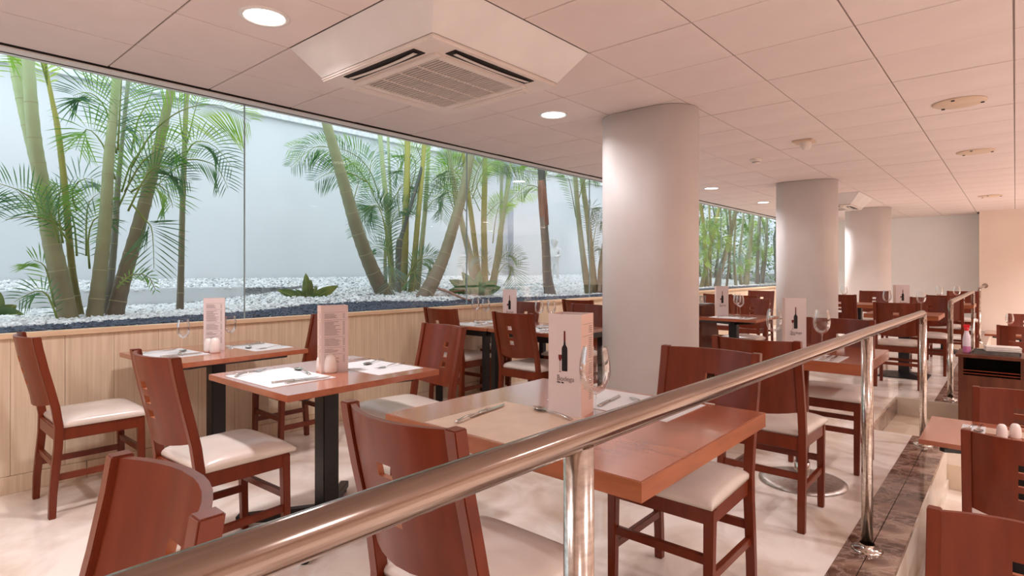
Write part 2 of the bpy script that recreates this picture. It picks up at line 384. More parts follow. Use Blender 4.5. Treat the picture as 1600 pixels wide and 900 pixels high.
# air conditioners
def aircon(cx, cy, lab):
    t = thing('air_conditioner', lab, 'air conditioner', (cx, cy, ZC), 0, 'ceiling cassettes')
    zp = -.17; a, b = 1.225/2, 1.17/2; c = .472
    h = MB(); vs = [(-a,-b,0),(a,-b,0),(a,b,0),(-a,b,0),(-c,-c,zp),(c,-c,zp),(c,c,zp),(-c,c,zp)]
    h.add(vs, [(0,1,5,4),(1,2,6,5),(2,3,7,6),(3,0,4,7),(4,5,6,7)][:4]); h.add([(x,y,zp+.001) for x,y,_ in vs[4:]], [(0,3,2,1)])
    build(h, 'housing', M['white'], t)
    p = MB(); p.box(-.475,.475,-.475,.475,zp-.022,zp)
    build(p, 'panel', M['ac'], t, bevel=.008, segs=3)
    g = MB(); gs = .30
    g.box(-gs-.045, gs+.045, -gs-.045, -gs, zp-.034, zp-.02); g.box(-gs-.045, gs+.045, gs, gs+.045, zp-.034, zp-.02)
    g.box(-gs-.045, -gs, -gs, gs, zp-.034, zp-.02); g.box(gs, gs+.045, -gs, gs, zp-.034, zp-.02)
    fr = build(g, 'grille_frame', M['ac'], t, bevel=.003)
    d = MB(); d.box(-gs, gs, -gs, gs, zp-.026, zp-.023); build(d, 'filter', M['grille'], t)
    s1 = MB(); s1.box(-gs, gs, -.0026, .0026, zp-.034, zp-.027); sm_ = s1.mesh('slat', M['ac'])
    n = 26
    for k in range(n): link('slat', sm_, fr, (0, -gs+gs*2*(k+.5)/n, 0))
    for x in (-.15, 0, .15):
        s2 = MB(); s2.box(x-.003, x+.003, -gs, gs, zp-.036, zp-.03); build(s2, 'grille_bar', M['ac'], fr)
    # four outlets: dark slot and a curved vane
    sl = MB(); sl.box(-.30,.30,-.036,.036,-.004,0); slm = sl.mesh('outlet', M['dark'])
    sc = MB(); sc.box(-.30,.30,-.036,.036,-.006,0); slc = sc.mesh('outlet', M['ac'])
    vn = MB(); N = 12; vs = []
    for k in range(N+1):
        x = -.275+.55*k/N; q = (1-(2*k/N-1)**2)*.014-.012
        vs += [(x,-.006+q,-.009),(x,.020+q,-.005),(x,.020+q,-.008),(x,-.006+q,-.012)]
    fs = [(4*k+i, 4*k+(i+1)%4, 4*k+4+(i+1)%4, 4*k+4+i) for k in range(N) for i in range(4)]
    vn.add(vs, fs); vnm = vn.mesh('vane', M['ac'])
    for k in range(4):
        a_ = k*PI/2
        pos = Vector((math.sin(a_)*.405, -math.cos(a_)*.405, zp-.022))
        ol = link('outlet', slm if k in (0, 1) else slc, t, pos, (0,0,a_)); link('vane', vnm, ol)
    return t
aircon(CX0-4*PX, CY0+2*PY, 'white four-way air conditioning cassette hanging large near the camera')
aircon(CX0-4*PX, CY0+17*PY, 'small distant air conditioning cassette peeking from behind the second column')
def cover():
    m_ = MB(); m_.lathe([(.165,0),(.165,-.006),(.150,-.012),(.0001,-.014)], n=32)
    for a in range(3): m_.lathe([(.012,-.012),(.012,-.018),(.0001,-.018)], (.14*math.cos(a*2.1+.3), .14*math.sin(a*2.1+.3), 0), n=10, mi=1)
    return m_.mesh('ceiling_cover', [M['cover'], M['dark']])
cm = cover()
for y, lab in ((5.42,'round beige ceiling disc nearest the camera at upper right'),(7.75,'middle of the three round beige ceiling discs'),(12.47,'farthest of the three round beige ceiling discs')):
    tag(link('ceiling_disc', cm, None, (-.315, y, ZC)), lab, 'ceiling fitting', 'round beige ceiling discs')
t = thing('emergency_light', 'square beige ceiling fitting with small clear dome', 'ceiling fitting', (-1.52, 6.03, ZC))
m_ = MB(); m_.box(-.10,.07,-.08,.08,-.02,0); build(m_, 'base', M['cover'], t, bevel=.004)
m_ = MB(); m_.lathe([(.05,-.02),(.05,-.06),(.035,-.085),(.0001,-.09)], n=20); build(m_, 'dome', M['ac'], t)
t = thing('smoke_detector', 'small round white smoke detector left of the square fitting', 'smoke detector', (-2.19, 6.66, ZC))
m_ = MB(); m_.lathe([(.06,0),(.06,-.02),(.045,-.025),(.04,-.05),(.0001,-.055)], n=20); build(m_, 'body', M['ac'], t)
m_ = MB(); m_.lathe([(.043,-.03),(.043,-.04)], n=20); build(m_, 'slot', M['dark'], t)
# ============================================================ HANDRAILS
def arc_pts(a, c, b, r, n=8):   # rounded corner at c between a and b
    a, c, b = map(Vector, (a, c, b)); u = (a-c).normalized(); v = (b-c).normalized()
    p, q = c+u*r, c+v*r
    return [p*(1-t)**2+c*2*t*(1-t)+q*t*t for t in [k/n for k in range(n+1)]]
def flange(parent, x, y, z=.003):
    m_ = MB(); m_.lathe([(.062,0),(.062,.005),(.055,.010),(.03,.014),(.03,.03)], (x,y,z), n=28); build(m_, 'base_flange', M['chrome'], parent)
hr = thing('handrail', 'long steel handrail running from the lower left foreground to the first step gap', 'handrail', (-.5, 3, 0))
def hbuild(mb, name, mat, par): o = build(mb, name, mat, par); o.location = -Vector(par.location); return o
pts = [(-.5,-.9,1.008),(-.5,.48,1.002),(-.5,1.04,.996),(-.5,1.61,.989),(-.5,2.99,.975),(-.5,4.6,.954)]
pts += arc_pts((-.5,4.6,.954), (-.5,5.06,.950), (-.5,5.06,.5), .05)
pts += [(-.5,5.06,.8)]
m_ = MB(); m_.tube(pts, .0225, 20); hbuild(m_, 'rail', M['rail'], hr)
for y, z in ((.725,.985),(2.985,.96),(5.06,.87)):
    m_ = MB(); m_.tube([(-.5,y,.003),(-.5,y,z)], .0232 if y < 5 else .0226, 20); hbuild(m_, 'post', M['chrome'], hr)
    m_ = MB(); m_.lathe([(.062,0),(.062,.005),(.055,.010),(.03,.014),(.03,.03)], (-.5,y,.003), n=28); hbuild(m_, 'base_flange', M['chrome'], hr)
def far_rail(y0, y1, posts, lab, wallend=False):
    h = thing('handrail', lab, 'handrail', (-.475, y0, 0))
    p = [(-.475,y0,.5)]+arc_pts((-.475,y0,.5), (-.475,y0,.95), (-.475,y1,.95), .1)
    if wallend: p += [(-.475,y1,.95)]
    else: p += arc_pts((-.475,y0,.95), (-.475,y1,.95), (-.475,y1,.5), .1)+[(-.475,y1,.5)]
    m_ = MB(); m_.tube(p, .0225, 16); hbuild(m_, 'rail', M['rail'], h)
    for y in posts:
        top = .55 if y in (y0, y1) else .94
        m_ = MB(); m_.tube([(-.475,y,.003),(-.475,y,top)], .0228, 16); hbuild(m_, 'post', M['chrome'], h)
        m_ = MB(); m_.lathe([(.06,0),(.06,.005),(.05,.010),(.03,.014),(.03,.03)], (-.475,y,.003), n=20); hbuild(m_, 'base_flange', M['chrome'], h)
    if wallend:
        m_ = MB(); m_.tube([(-.475,y1-.012,.95),(-.475,y1,.95)], .05, 20); hbuild(m_, 'wall_flange', M['chrome'], h)
far_rail(7.0, 10.95, (7.0, 10.95), 'middle steel handrail beginning just beyond the step gap')
far_rail(12.95, YP-.001, (12.95,), 'farthest steel handrail ending at a flange on the peach wall', True)
# ============================================================ CHAIRS
def make_chair():
    t = thing('dining_chair', '', 'chair')
    hw = .212                                      # half width at the back
    ym = lambda z: .05*math.exp(-((z-.47)/.30)**2) + (.0 if z > .47 else .0) - .045*max(0,(z-.47)/.45) + .018*(z < .47)*(1-z/.47)
    def rear(sx):
        b = MB(); zs = [0,.12,.24,.36,.46,.56,.66,.76,.86,.922]
        vs = []; 
        for z in zs:
            c = ym(z); wd = .034; dp = .036 if z > .3 else .030+.006*z/.3
            xx = sx*(hw-wd/2)+ (0 if z > .4 else sx*.004*(.4-z))
            vs += [(xx-wd/2,c-dp/2,z),(xx+wd/2,c-dp/2,z),(xx+wd/2,c+dp/2,z),(xx-wd/2,c+dp/2,z)]
        n = len(zs); fs = [(4*k+i,4*k+(i+1)%4,4*k+4+(i+1)%4,4*k+4+i) for k in range(n-1) for i in range(4)]
        b.add(vs, fs+[(3,2,1,0),(4*n-4,4*n-3,4*n-2,4*n-1)])
        return build(b, 'leg', M['wood'], t, bevel=.0025)
    rear(-1); rear(1)
    for sx in (-1, 1):
        b = MB(); b.beam((sx*.188,.425,0), (sx*.190,.415,.44), .030, .030, (0,1,0), w2=.036, d2=.036); build(b, 'leg', M['wood'], t, bevel=.003)
    # curved back panel with three openings
    b = MB(); X = [-.181,-.14,-.10,-.06,-.026,.026,.06,.10,.14,.181]
    Z = [.572,.60,.63,.662,.694,.722,.754,.782,.814,.86,.918]
    hz = {(.662,.694),(.722,.754),(.782,.814)}
    def P(x, z, s):
        bow = .052*(1-(x/.181)**2)
        bot = -.018*(1-(x/.181)**2) if z < .59 else 0
        return (x, ym(z)-bow+ (.008 if s else -.008), z+bot)
    idx = {}
    for s in (0, 1):
        for i, x in enumerate(X):
            for j, z in enumerate(Z): idx[(i,j,s)] = len(b.v); b.v.append(P(x,z,s))
    def hole(i, j): return 0 <= i < len(X)-1 and 0 <= j < len(Z)-1 and i == 4 and (Z[j],Z[j+1]) in hz
    def solid(i, j): return 0 <= i < len(X)-1 and 0 <= j < len(Z)-1 and not hole(i, j)
    for i in range(len(X)-1):
        for j in range(len(Z)-1):
            if not solid(i, j): continue
            A = [(i,j),(i+1,j),(i+1,j+1),(i,j+1)]
            b.f.append([idx[(*a,0)] for a in A]); b.f.append([idx[(*a,1)] for a in A[::-1]]); b.mi += [0,0]; b.sm += [True,True]
            for (di,dj,e) in ((0,-1,(0,1)),(1,0,(1,2)),(0,1,(2,3)),(-1,0,(3,0))):
                if not solid(i+di, j+dj):
                    p, q = A[e[0]], A[e[1]]; edge = hole(i+di, j+dj)
                    b.f.append([idx[(*q,0)], idx[(*p,0)], idx[(*p,1)], idx[(*q,1)]]); b.mi.append(1 if edge else 0); b.sm.append(False)
    me = b.mesh('backrest', [M['wood'], M['table_edge']])
    bm = bmesh.new(); bm.from_mesh(me)
    for e in bm.edges:
        if len(e.link_faces) == 2 and e.calc_face_angle(0) > .7: e.smooth = False
    bm.to_mesh(me); bm.free()
    link('backrest', me, t)
    # seat frame and padded seat
    f = MB(); f.prism([(-.196,.035),(.196,.035),(.204,.432),(-.204,.432)], .385, .448); build(f, 'seat_frame', M['wood'], t, bevel=.003)
    c = MB(); NX, NY = 14, 14; vs = []; 
    def prof(u): return (1-abs(u)**5)**.5 if abs(u) < 1 else 0
    def hx(y): return .205+.012*(y-.05)/.38
    top = []
    for j in range(NY+1):
        for i in range(NX+1):
            u = math.sin((2*i/NX-1)*PI/2); v = math.sin((2*j/NY-1)*PI/2)
            y = .255+v*.203; x = u*hx(y); e = prof(u)*prof(v)
            k = .985 if max(abs(u),abs(v)) > .999 else 1
            top.append((x*k, y, .450+.012+.040*e))
    W_ = NX+1; fs = [(j*W_+i, j*W_+i+1, (j+1)*W_+i+1, (j+1)*W_+i) for j in range(NY) for i in range(NX)]
    c.add(top, fs, 0, True)
    ring = [i for i in range(W_)]+[(j+1)*W_-1 for j in range(1,NY+1)]+[NY*W_+i for i in range(NX-1,-1,-1)]+[j*W_ for j in range(NY-1,0,-1)]
    o = len(c.v); c.v += [(top[r][0]*.99, .255+(top[r][1]-.255)*.99, .4482) for r in ring]; n = len(ring)
    for k in range(n): c.f.append([ring[(k+1)%n], ring[k], o+k, o+(k+1)%n]); c.mi.append(0); c.sm.append(True)
    c.f.append([o+k for k in range(n)][::-1]); c.mi.append(0); c.sm.append(False)
    build(c, 'seat', M['vinyl'], t)
    for sx in (-1, 1):
        b = MB(); b.beam((sx*.192,.04,.20), (sx*.188,.415,.20), .020, .032); build(b, 'stretcher', M['wood'], t, bevel=.002)
    b = MB(); b.beam((-.18,.418,.26), (.18,.418,.26), .020, .032); build(b, 'stretcher', M['wood'], t, bevel=.002)
    b = MB(); b.beam((-.18,.042,.26), (.18,.042,.26), .020, .032); build(b, 'stretcher', M['wood'], t, bevel=.002)
    return t
chair = make_chair(); used = [False]
G1 = 'mahogany dining chairs with cream seats'
def put_chair(x, y, face, lab, z=0, tilt=0):
    rz = (0 if face > 0 else PI)+math.radians(tilt)
    o = place(chair, used[0], (x, y, z), rz, lab, G1); used[0] = True; return o
put_chair(-3.86, .63, 1, 'leftmost wooden chair against the beech wainscot with cream padded seat')
put_chair(-2.61, .83, 1, 'wooden chair pulled up to the near end of the wall table, wide back toward us', tilt=3)
put_chair(-1.02, .275, -1, 'chair back at the bottom left cut by the frame, seen behind the foreground rail')
put_chair(-1.075, .865, 1, 'large foreground chair behind the rail at the near end of the thick-topped table')
put_chair(-.975, 2.34, -1, 'chair with its seat tucked under the far end of the thick-topped foreground table')
put_chair(-.965, 2.955, 1, 'chair back to back with the one under the foreground table, behind the rail')
put_chair(-2.65, 2.34, -1, 'chair at the far end of the second window-side table, three-slot back turned to the glass', tilt=-6)
put_chair(-3.875, 2.29, -1, 'chair at the far end of the first wall table, mostly hidden behind the menu card')
put_chair(-3.03, 3.50, 1, 'chair right of the card with its back to us at the black-legged double table')
put_chair(-3.88, 3.49, 1, 'chair against the wainscot at the near side of the black-legged double table')
put_chair(-4.01, 4.74, -1, 'chair beyond the black-legged table, just right of its wine card')
put_chair(-3.20, 4.78, -1, 'chair beyond the black-legged table touching the left edge of the nearest column')
put_chair(-3.82, 5.55, 1, 'chair peeking over the one at the left edge of the nearest column')
put_chair(-.92, 4.47, -1, 'dark chair back behind the steel-based table, right of its wine glass')
put_chair(-.95, 7.30, 1, 'chair with its back to us in front of the black square-based table', tilt=2)
put_chair(-.82, 8.95, -1, 'purplish chair back behind the black-based table, by the wine glass')
put_chair(-.74, 9.95, 1, 'chair with its back to us beyond the first step gap, left of the middle handrail')
put_chair(-.66, 12.1, -1, 'farthest chair back showing over the one left of the middle handrail')
put_chair(-1.90, 9.35, 1, 'chair touching the right edge of the second column')
put_chair(-1.80, 11.3, -1, 'reddish distant chair in front of the third column')
put_chair(-2.42, 7.15, -1, 'chair behind the small table with wine card, left of the second column')
put_chair(-3.28, 8.35, 1, 'distant chair behind the sideboard, right of the nearest column')
put_chair(-3.25, 10.1, -1, 'distant chair against the wainscot left of the second column')
put_chair(-2.86, 8.15, 1, 'chair whose pale slot shows at the left edge of the second column')
put_chair(.02, 2.00, -1, 'lower level chair back cut by the bottom right corner of the frame', LOW)
put_chair(.035, 3.18, 1, 'lower level chair at the near side of the table with white shakers', LOW)
put_chair(.02, 4.32, -1, 'lower level chair facing us behind the table with white shakers', LOW)
put_chair(.16, 7.35, -1, 'lower level chair just behind the service trolley', LOW)
put_chair(.03, 9.6, 1, 'lower level chair right of the far small table corner', LOW)
put_chair(.12, 12.2, -1, 'farthest lower level chair at the right edge of the frame', LOW)
# ============================================================ TABLES
def legs_x(parent, h, w=.085, arm=.43):
    m_ = MB(); m_.box(-w/2, w/2, -w/2, w/2, .03, h-.01); build(m_, 'post', M['black'], parent, bevel=.004)
    for k in range(4):
        a = PI/4+k*PI/2; c, s = math.cos(a), math.sin(a)
        m_ = MB(); m_.beam((c*.03,s*.03,.055), (c*arm,s*arm,.035), .045, .07, d2=.035); ft = build(m_, 'foot', M['black'], parent, bevel=.003)
        m_ = MB(); m_.lathe([(.008,.02),(.008,.008),(.018,.006),(.018,0),(.0001,0)], (c*(arm-.03),s*(arm-.03),0), n=12); build(m_, 'leveller', M['black'], ft)
        m_ = MB(); m_.beam((c*.03,s*.03,h-.035), (c*(arm),s*(arm),h-.012), .03, .055, d2=.018); build(m_, 'bracket', M['black'], parent)
def thin_table(cx, cy, w, l, lab, rz=0, z=0, th=.028, grp='pedestal tables with thin cherry tops'):
    t = thing('dining_table', lab, 'table', (cx,cy,z), rz, grp)
    m_ = MB(); m_.box(-w/2, w/2, -l/2, l/2, .75-th, .75); build(m_, 'tabletop', [M['table']], t, bevel=.002)
    legs_x(t, .75-th); return t
thin_table(-3.80, 1.50, .76, .82, 'small cherry table against the wainscot with white shakers and menu card', math.radians(3))
thin_table(-2.58, 1.545, .75, .82, 'square cherry table on a black cross foot, second from the wall', math.radians(1))
# foreground thick-topped table
t = thing('dining_table', 'large thick-topped table in the foreground behind the rail with the wine card', 'table', (-1.165,1.675,0))
m_ = MB(); m_.box(-.495,.495,-.445,.445,.70,.75); tp = build(m_, 'tabletop', M['table'], t, bevel=.0015)
m_ = MB(); m_.box(-.499,.499,-.449,-.445,.70,.749); m_.box(-.499,.499,.445,.449,.70,.749); m_.box(-.499,-.495,-.445,.445,.70,.749); m_.box(.495,.499,-.445,.445,.70,.749)
build(m_, 'edge_band', M['table_edge'], t)
legs_x(t, .70, .06)
# steel-based table
t = thing('dining_table', 'table on a round steel base behind the rail with wine card and two glasses', 'table', (-.955,3.93,0))
m_ = MB(); m_.box(-.35,.35,-.40,.40,.69,.75); build(m_, 'tabletop', M['table'], t, bevel=.003)
m_ = MB(); m_.lathe([(.0001,.018),(.03,.03),(.05,.022),(.2,.018),(.238,.010),(.238,0),(.0001,0)][::-1], (0,-.22,0), n=40); build(m_, 'base_disc', M['disc'], t)
m_ = MB(); m_.tube([(0,-.22,.02),(0,-.22,.12)], .042, 20); build(m_, 'collar', M['chrome'], t)
m_ = MB(); m_.tube([(0,-.22,.12),(0,-.22,.69)], .036, 20); build(m_, 'post', M['wood'], t)
# black-legged double table
for x0, x1, lab in ((-4.2,-3.49,'left half of the black-legged double table, against the wainscot'),(-3.47,-2.72,'right half of the black-legged double table, toward the column')):
    w = x1-x0; t = thing('dining_table', lab, 'table', ((x0+x1)/2, 4.02, 0), 0, 'black-legged tables')
    m_ = MB(); m_.box(-w/2,w/2,-.38,.38,.722,.75); build(m_, 'tabletop', M['table'], t, bevel=.002)
    m_ = MB(); e = w/2-.02
    for a in (-1,1): m_.box(-e,e,a*.35-.012,a*.35+.012,.672,.722); m_.box(a*(e-.012)-.012,a*(e-.012)+.012,-.35,.35,.672,.722)
    build(m_, 'apron', M['black'], t)
    for a in (-1,1):
        for b in (-1,1):
            m_ = MB(); m_.box(a*(e-.025)-.024,a*(e-.025)+.024,b*.335-.024,b*.335+.024,0,.70); build(m_, 'leg', M['black'], t)
# black square-based far table
def sq_table(cx, cy, lab, w=.72, l=.75):
    t = thing('dining_table', lab, 'table', (cx,cy,0), 0, 'far tables on square black bases')
    m_ = MB(); m_.box(-w/2,w/2,-l/2,l/2,.70,.75); build(m_, 'tabletop', M['table_edge'], t, bevel=.002)
    m_ = MB(); m_.box(-.055,.055,-.055,.055,.03,.70); build(m_, 'post', M['black'], t)
    m_ = MB(); vs = [(-.24,-.24,0),(.24,-.24,0),(.24,.24,0),(-.24,.24,0),(-.06,-.06,.05),(.06,-.06,.05),(.06,.06,.05),(-.06,.06,.05)]
    m_.add([(-.24,-.24,0),(.24,-.24,0),(.24,.24,0),(-.24,.24,0),(-.24,-.24,.012),(.24,-.24,.012),(.24,.24,.012),(-.24,.24,.012),(-.06,-.06,.05),(.06,-.06,.05),(.06,.06,.05),(-.06,.06,.05)],
      [(3,2,1,0),(0,1,5,4),(1,2,6,5),(2,3,7,6),(3,0,4,7),(4,5,9,8),(5,6,10,9),(6,7,11,10),(7,4,8,11),(8,9,10,11)])
    build(m_, 'base', M['black'], t); return t
sq_table(-1.0, 8.27, 'table with thick edge on a black square base behind the rail end')
sq_table(-.82, 11.15, 'far table with two glasses between the chairs left of the middle handrail')
sq_table(-1.85, 10.3, 'far table between the second and third columns')
thin_table(-2.35, 6.42, .72, .75, 'small table with wine card and glass between sideboard and second column')
thin_table(-3.3, 9.25, .72, .75, 'distant table by the wainscot seen left of the second column')
t = thin_table(0.03, 3.86, .80, .62, 'lower level table with white shakers overlapping the marble kerb', 0, LOW, .024)
thin_table(0.08, 10.45, .80, .66, 'far lower level table corner beyond the service trolley', 0, LOW)
# ============================================================ TABLEWARE
def wine_glass():
    t = thing('wine_glass', '', 'wine glass')
    m_ = MB(); m_.lathe([(.036,.27),(.0385,.262),(.046,.225),(.048,.195),(.044,.165),(.032,.142),(.015,.130),(.006,.125)], n=28); 
    m_.lathe([(.006,.134),(.014,.1355),(.031,.147),(.0425,.168),(.0465,.195),(.0445,.225),(.037,.262),(.036,.27)], n=28)
    build(m_, 'bowl', M['wineglass'], t)
    m_ = MB(); m_.lathe([(.006,.128),(.0035,.11),(.0035,.03),(.006,.010),(.03,.003),(.034,0.001),(.0001,0.0005)], n=20); build(m_, 'stem', M['wineglass'], t)
    return t
wg = wine_glass(); wu = [False]
def put_glass(x, y, z, lab, s=1.0):
    o = place(wg, wu[0], (x,y,z), 0, lab, 'wine glasses'); o.scale = (s,s,s); wu[0] = True
put_glass(-.965, 1.485, .75, 'large wine glass beside the foreground wine card')
put_glass(-3.77, 1.30, .75, 'wine glass left of the menu card on the wall table', .78)
put_glass(-3.83, 1.60, .75, 'wine glass right of the menu card on the wall table', .78)
put_glass(-4.04, 4.06, .75, 'left of the two glasses near the window on the black-legged table', .86)
put_glass(-3.86, 4.02, .75, 'second glass from the left on the black-legged table', .86)
put_glass(-3.28, 4.12, .75, 'third glass from the left on the black-legged table, right of the wine card', .86)
put_glass(-3.17, 4.16, .75, 'rightmost glass on the black-legged table', .86)
put_glass(-1.115, 3.72, .75, 'wine glass left of the wine card on the steel-based table')
put_glass(-.87, 3.80, .75, 'wine glass right of the wine card on the steel-based table')
put_glass(-2.24, 6.30, .75, 'wine glass on the small table left of the second column', .9)
put_glass(-2.40, 6.66, .75, 'farther wine glass on the small table left of the second column', .9)
put_glass(-.82, 8.12, .75, 'wine glass on the black-based table right of its wine card')
put_glass(-1.18, 8.30, .75, 'wine glass on the black-based table left of its wine card')
put_glass(-.88, 10.95, .75, 'left wine glass on the farthest upper table')
put_glass(-.68, 11.2, .75, 'right wine glass on the farthest upper table')
put_glass(-2.0, 10.1, .75, 'wine glass on the table between second and third columns')
put_glass(-.06, 10.4, .40, 'wine glass on the far lower level table')
# menu cards: three-sided standing card
def menu_card(p0, ang, w, h, lab, z=.75, dep=.07):
    """four-panel folded card; p0: left front corner, ang: heading of the front face"""
    t = thing('menu_card', lab, 'menu card', (p0[0],p0[1],z), ang)
    a, b, c, d_ = Vector((0,0)), Vector((w,0)), Vector((w,dep)), Vector((0,dep))
    def face(p, q, name, mat):
        m_ = MB(); d = (q-p).normalized(); n = Vector((d.y,-d.x)); k = .0006
        m_.prism([(v.x,v.y) for v in (p+n*k, q+n*k, q-n*k, p-n*k)], 0, h); return build(m_, name, mat, t)
    face(a, b, 'front_panel', M['card']); face(b, c, 'side_panel', M['cardside']); face(c, d_, 'back_panel', M['card']); face(d_, a, 'side_panel', M['cardside'])
    return t, (a, b, c, d_)
def print_bottle(t, p, q, w, h, text=True):
    d = (q-p).normalized(); n = Vector((d.y,-d.x))
    def pos(u, v, o=.0012): return (p.x+d.x*u*w+n.x*o, p.y+d.y*u*w+n.y*o, v*h)
    cx = .50
    prof = [(.0,.62+.21),(.022,.83),(.025,.735),(.032,.70),(.082,.672),(.088,.65),(.088,.455),(.08,.44)]
    P = [(cx+x, y) for x, y in prof[1:]]+[(cx-x, y) for x, y in prof[1:][::-1]]
    def flat(poly, name, mat, o=.0012):
        m_ = MB(); m_.add([pos(u,v,o) for u,v in poly]+[pos(u,v,.0007) for u,v in poly], [list(range(len(poly)))]+[(i,(i+1)%len(poly),len(poly)+(i+1)%len(poly),len(poly)+i) for i in range(len(poly))])
        return build(m_, name, mat, t)
    flat(P, 'bottle_print', M['ink'])
    flat([(cx-.024,.835),(cx+.024,.835),(cx+.028,.74),(cx-.028,.74)][::-1], 'bottle_neck_print', M['winered'], .0015)
    gx = .36
    flat([(gx-.05,.60),(gx+.05,.60),(gx+.048,.565),(gx+.02,.54),(gx-.02,.54),(gx-.048,.565)][::-1], 'wine_print', M['winered'], .0014)
    flat([(gx-.006,.54),(gx+.006,.54),(gx+.006,.44),(gx+.05,.43),(gx-.05,.43),(gx-.006,.44)][::-1], 'stem_print', M['inkgrey'], .0013)
    if text:
        ang = math.atan2(d.y, d.x)
        for s_, size, v, mt in (('Bodega', w*.19, .345, 'inkgrey'), ('Wine list', w*.062, .322, 'ink')):
            c = bpy.data.curves.new('lettering', 'FONT'); c.body = s_; c.size = size; c.space_character = .95; c.materials.append(M[mt]); c.extrude = .00005
            if s_ != 'Bodega': c.offset = .0004
            tmp = bpy.data.objects.new('tmp', c); COL.objects.link(tmp); dg = bpy.context.evaluated_depsgraph_get(); dg.update()
            me = bpy.data.meshes.new_from_object(tmp.evaluated_get(dg)); bpy.data.objects.remove(tmp); me.name = 'lettering'
            o = link('lettering', me, t); o.location = pos(.26, v, .0016); o.rotation_euler = (PI/2, 0, ang)
        flat([(.26,.400),(.34,.400),(.34,.395),(.26,.395)][::-1], 'dash_print', M['ink'])
def print_lines(t, p, q, w, h, mat='inkgrey', side=False):
    d = (q-p).normalized(); n = Vector((d.y,-d.x)); m_ = MB(); R = random.Random(3)
    def bar(u0, u1, v, th):
        P = [(u0,v),(u1,v),(u1,v+th),(u0,v+th)]
        m_.add([(p.x+d.x*u*w+n.x*.0012, p.y+d.y*u*w+n.y*.0012, vv*h) for u, vv in P], [(0,1,2,3)])
    v = .90
    for blk, ln in ((4,.3),(11,.34),(6,.36),(3,.3),(6,.3)):
        bar(.10,.92,v,.003); v -= .028
        for k in range(blk):
            if not side: bar(.12, .12+ln+R.random()*.28, v, .006)
            bar(.80 if not side else .6, .88, v, .006); v -= .0195
        v -= .012
    build(m_, 'list_print', M[mat], t)
def ang_of(a, b): return math.atan2(b[1]-a[1], b[0]-a[0])
# foreground card: corners read from the photograph
a = at(858,649,.75); b = at(910,656,.75)
FW = Vector((-SN, CS, 0))
a = a+FW*.02
t, (A,B,C,D) = menu_card(a, math.radians(12), .122, .352, 'tall white card with wine bottle and the word Bodega in the foreground', dep=.112)
print_bottle(t, A, B, .122, .352); print_lines(t, B, C, .112, .352, 'inkgrey', True); print_bottle(t, C, D, .122, .352, False)
def card_at(x, y, deg, lab, front='bottle', w=.11, h=.32, z=.75, txt=False, dep=.07):
    t, (A,B,C,D) = menu_card((x,y), math.radians(deg), w, h, lab, z, dep)
    if front == 'bottle': print_bottle(t, A, B, w, h, txt); print_lines(t, B, C, dep, h, 'inkgrey', True)
    else: print_lines(t, A, B, w, h); print_lines(t, D, A, dep, h, 'inkgrey', True)
    return t
q = at(497,586,.75)+FW*.045; card_at(q.x, q.y, 74, 'pinkish menu card with lists on the second table from the wall', 'list', .132, .33)
q = at(312,550,.75)+FW*.045; card_at(q.x, q.y, 66, 'pinkish menu card with lists on the wall table', 'list', .118, .33)
card_at(-3.60, 3.98, 38, 'wine bottle card on the black-legged double table', w=.125, h=.33, txt=True)
card_at(-1.07, 3.78, 28, 'wine bottle card between two glasses on the steel-based table', w=.12, h=.335, txt=True)
card_at(-2.50, 6.30, 35, 'wine bottle card on the small table left of the second column', w=.13, h=.335, txt=True)
card_at(-1.08, 8.24, 33, 'distant wine bottle card on the black-based table', w=.15, h=.335, txt=True)
# placemats and cutlery
def mat_(x, y, w, l, lab, m='paper', z=.75, rz=0):
    m_ = MB(); m_.box(-w/2,w/2,-l/2,l/2,.0002,.0016); o = build(m_, 'placemat', M[m]); o.location = (x,y,z); o.rotation_euler = (0,0,rz)
    tag(o, lab, 'placemat', 'paper placemats'); return o
def handle(mb, L0, w0, w1, th=.0025, z=.004, n=8, y0=.0, bend=.006):
    vs = []
    for k in range(n+1):
        t_ = k/n; y = y0-L0*t_; w = w0+(w1-w0)*t_**1.3; zz = z+bend*math.sin(t_*PI)*1.0
        vs += [(-w,y,zz-th/2),(w,y,zz-th/2),(w*.8,y,zz+th/2),(-w*.8,y,zz+th/2)]
    fs = [(4*k+i,4*k+4+i,4*k+4+(i+1)%4,4*k+(i+1)%4) for k in range(n) for i in range(4)]+[(0,1,2,3),(4*n+3,4*n+2,4*n+1,4*n)]
    mb.add(vs, fs, 0, True)
def mk_spoon():
    m_ = MB(); handle(m_, .145, .0022, .0075)
    N, R = 16, 5; vs = [(0,.032,.0015)]
    for r in range(1,R+1):
        for k in range(N):
            a = 2*PI*k/N; q = r/R; vs.append((.021*q*math.cos(a)*(1-.12*math.sin(a)), .032+.034*q*math.sin(a), .0015+.0075*q*q))
    fs = [(0,1+k,1+(k+1)%N) for k in range(N)]+[(1+(r-1)*N+k,1+r*N+k,1+r*N+(k+1)%N,1+(r-1)*N+(k+1)%N) for r in range(1,R) for k in range(N)]
    m_.add(vs, fs, 0, True)
    m_.add([(v[0],v[1],v[2]-.0012) for v in vs], [f[::-1] for f in fs], 0, True)
    return m_.mesh('spoon', M['cutlery'])
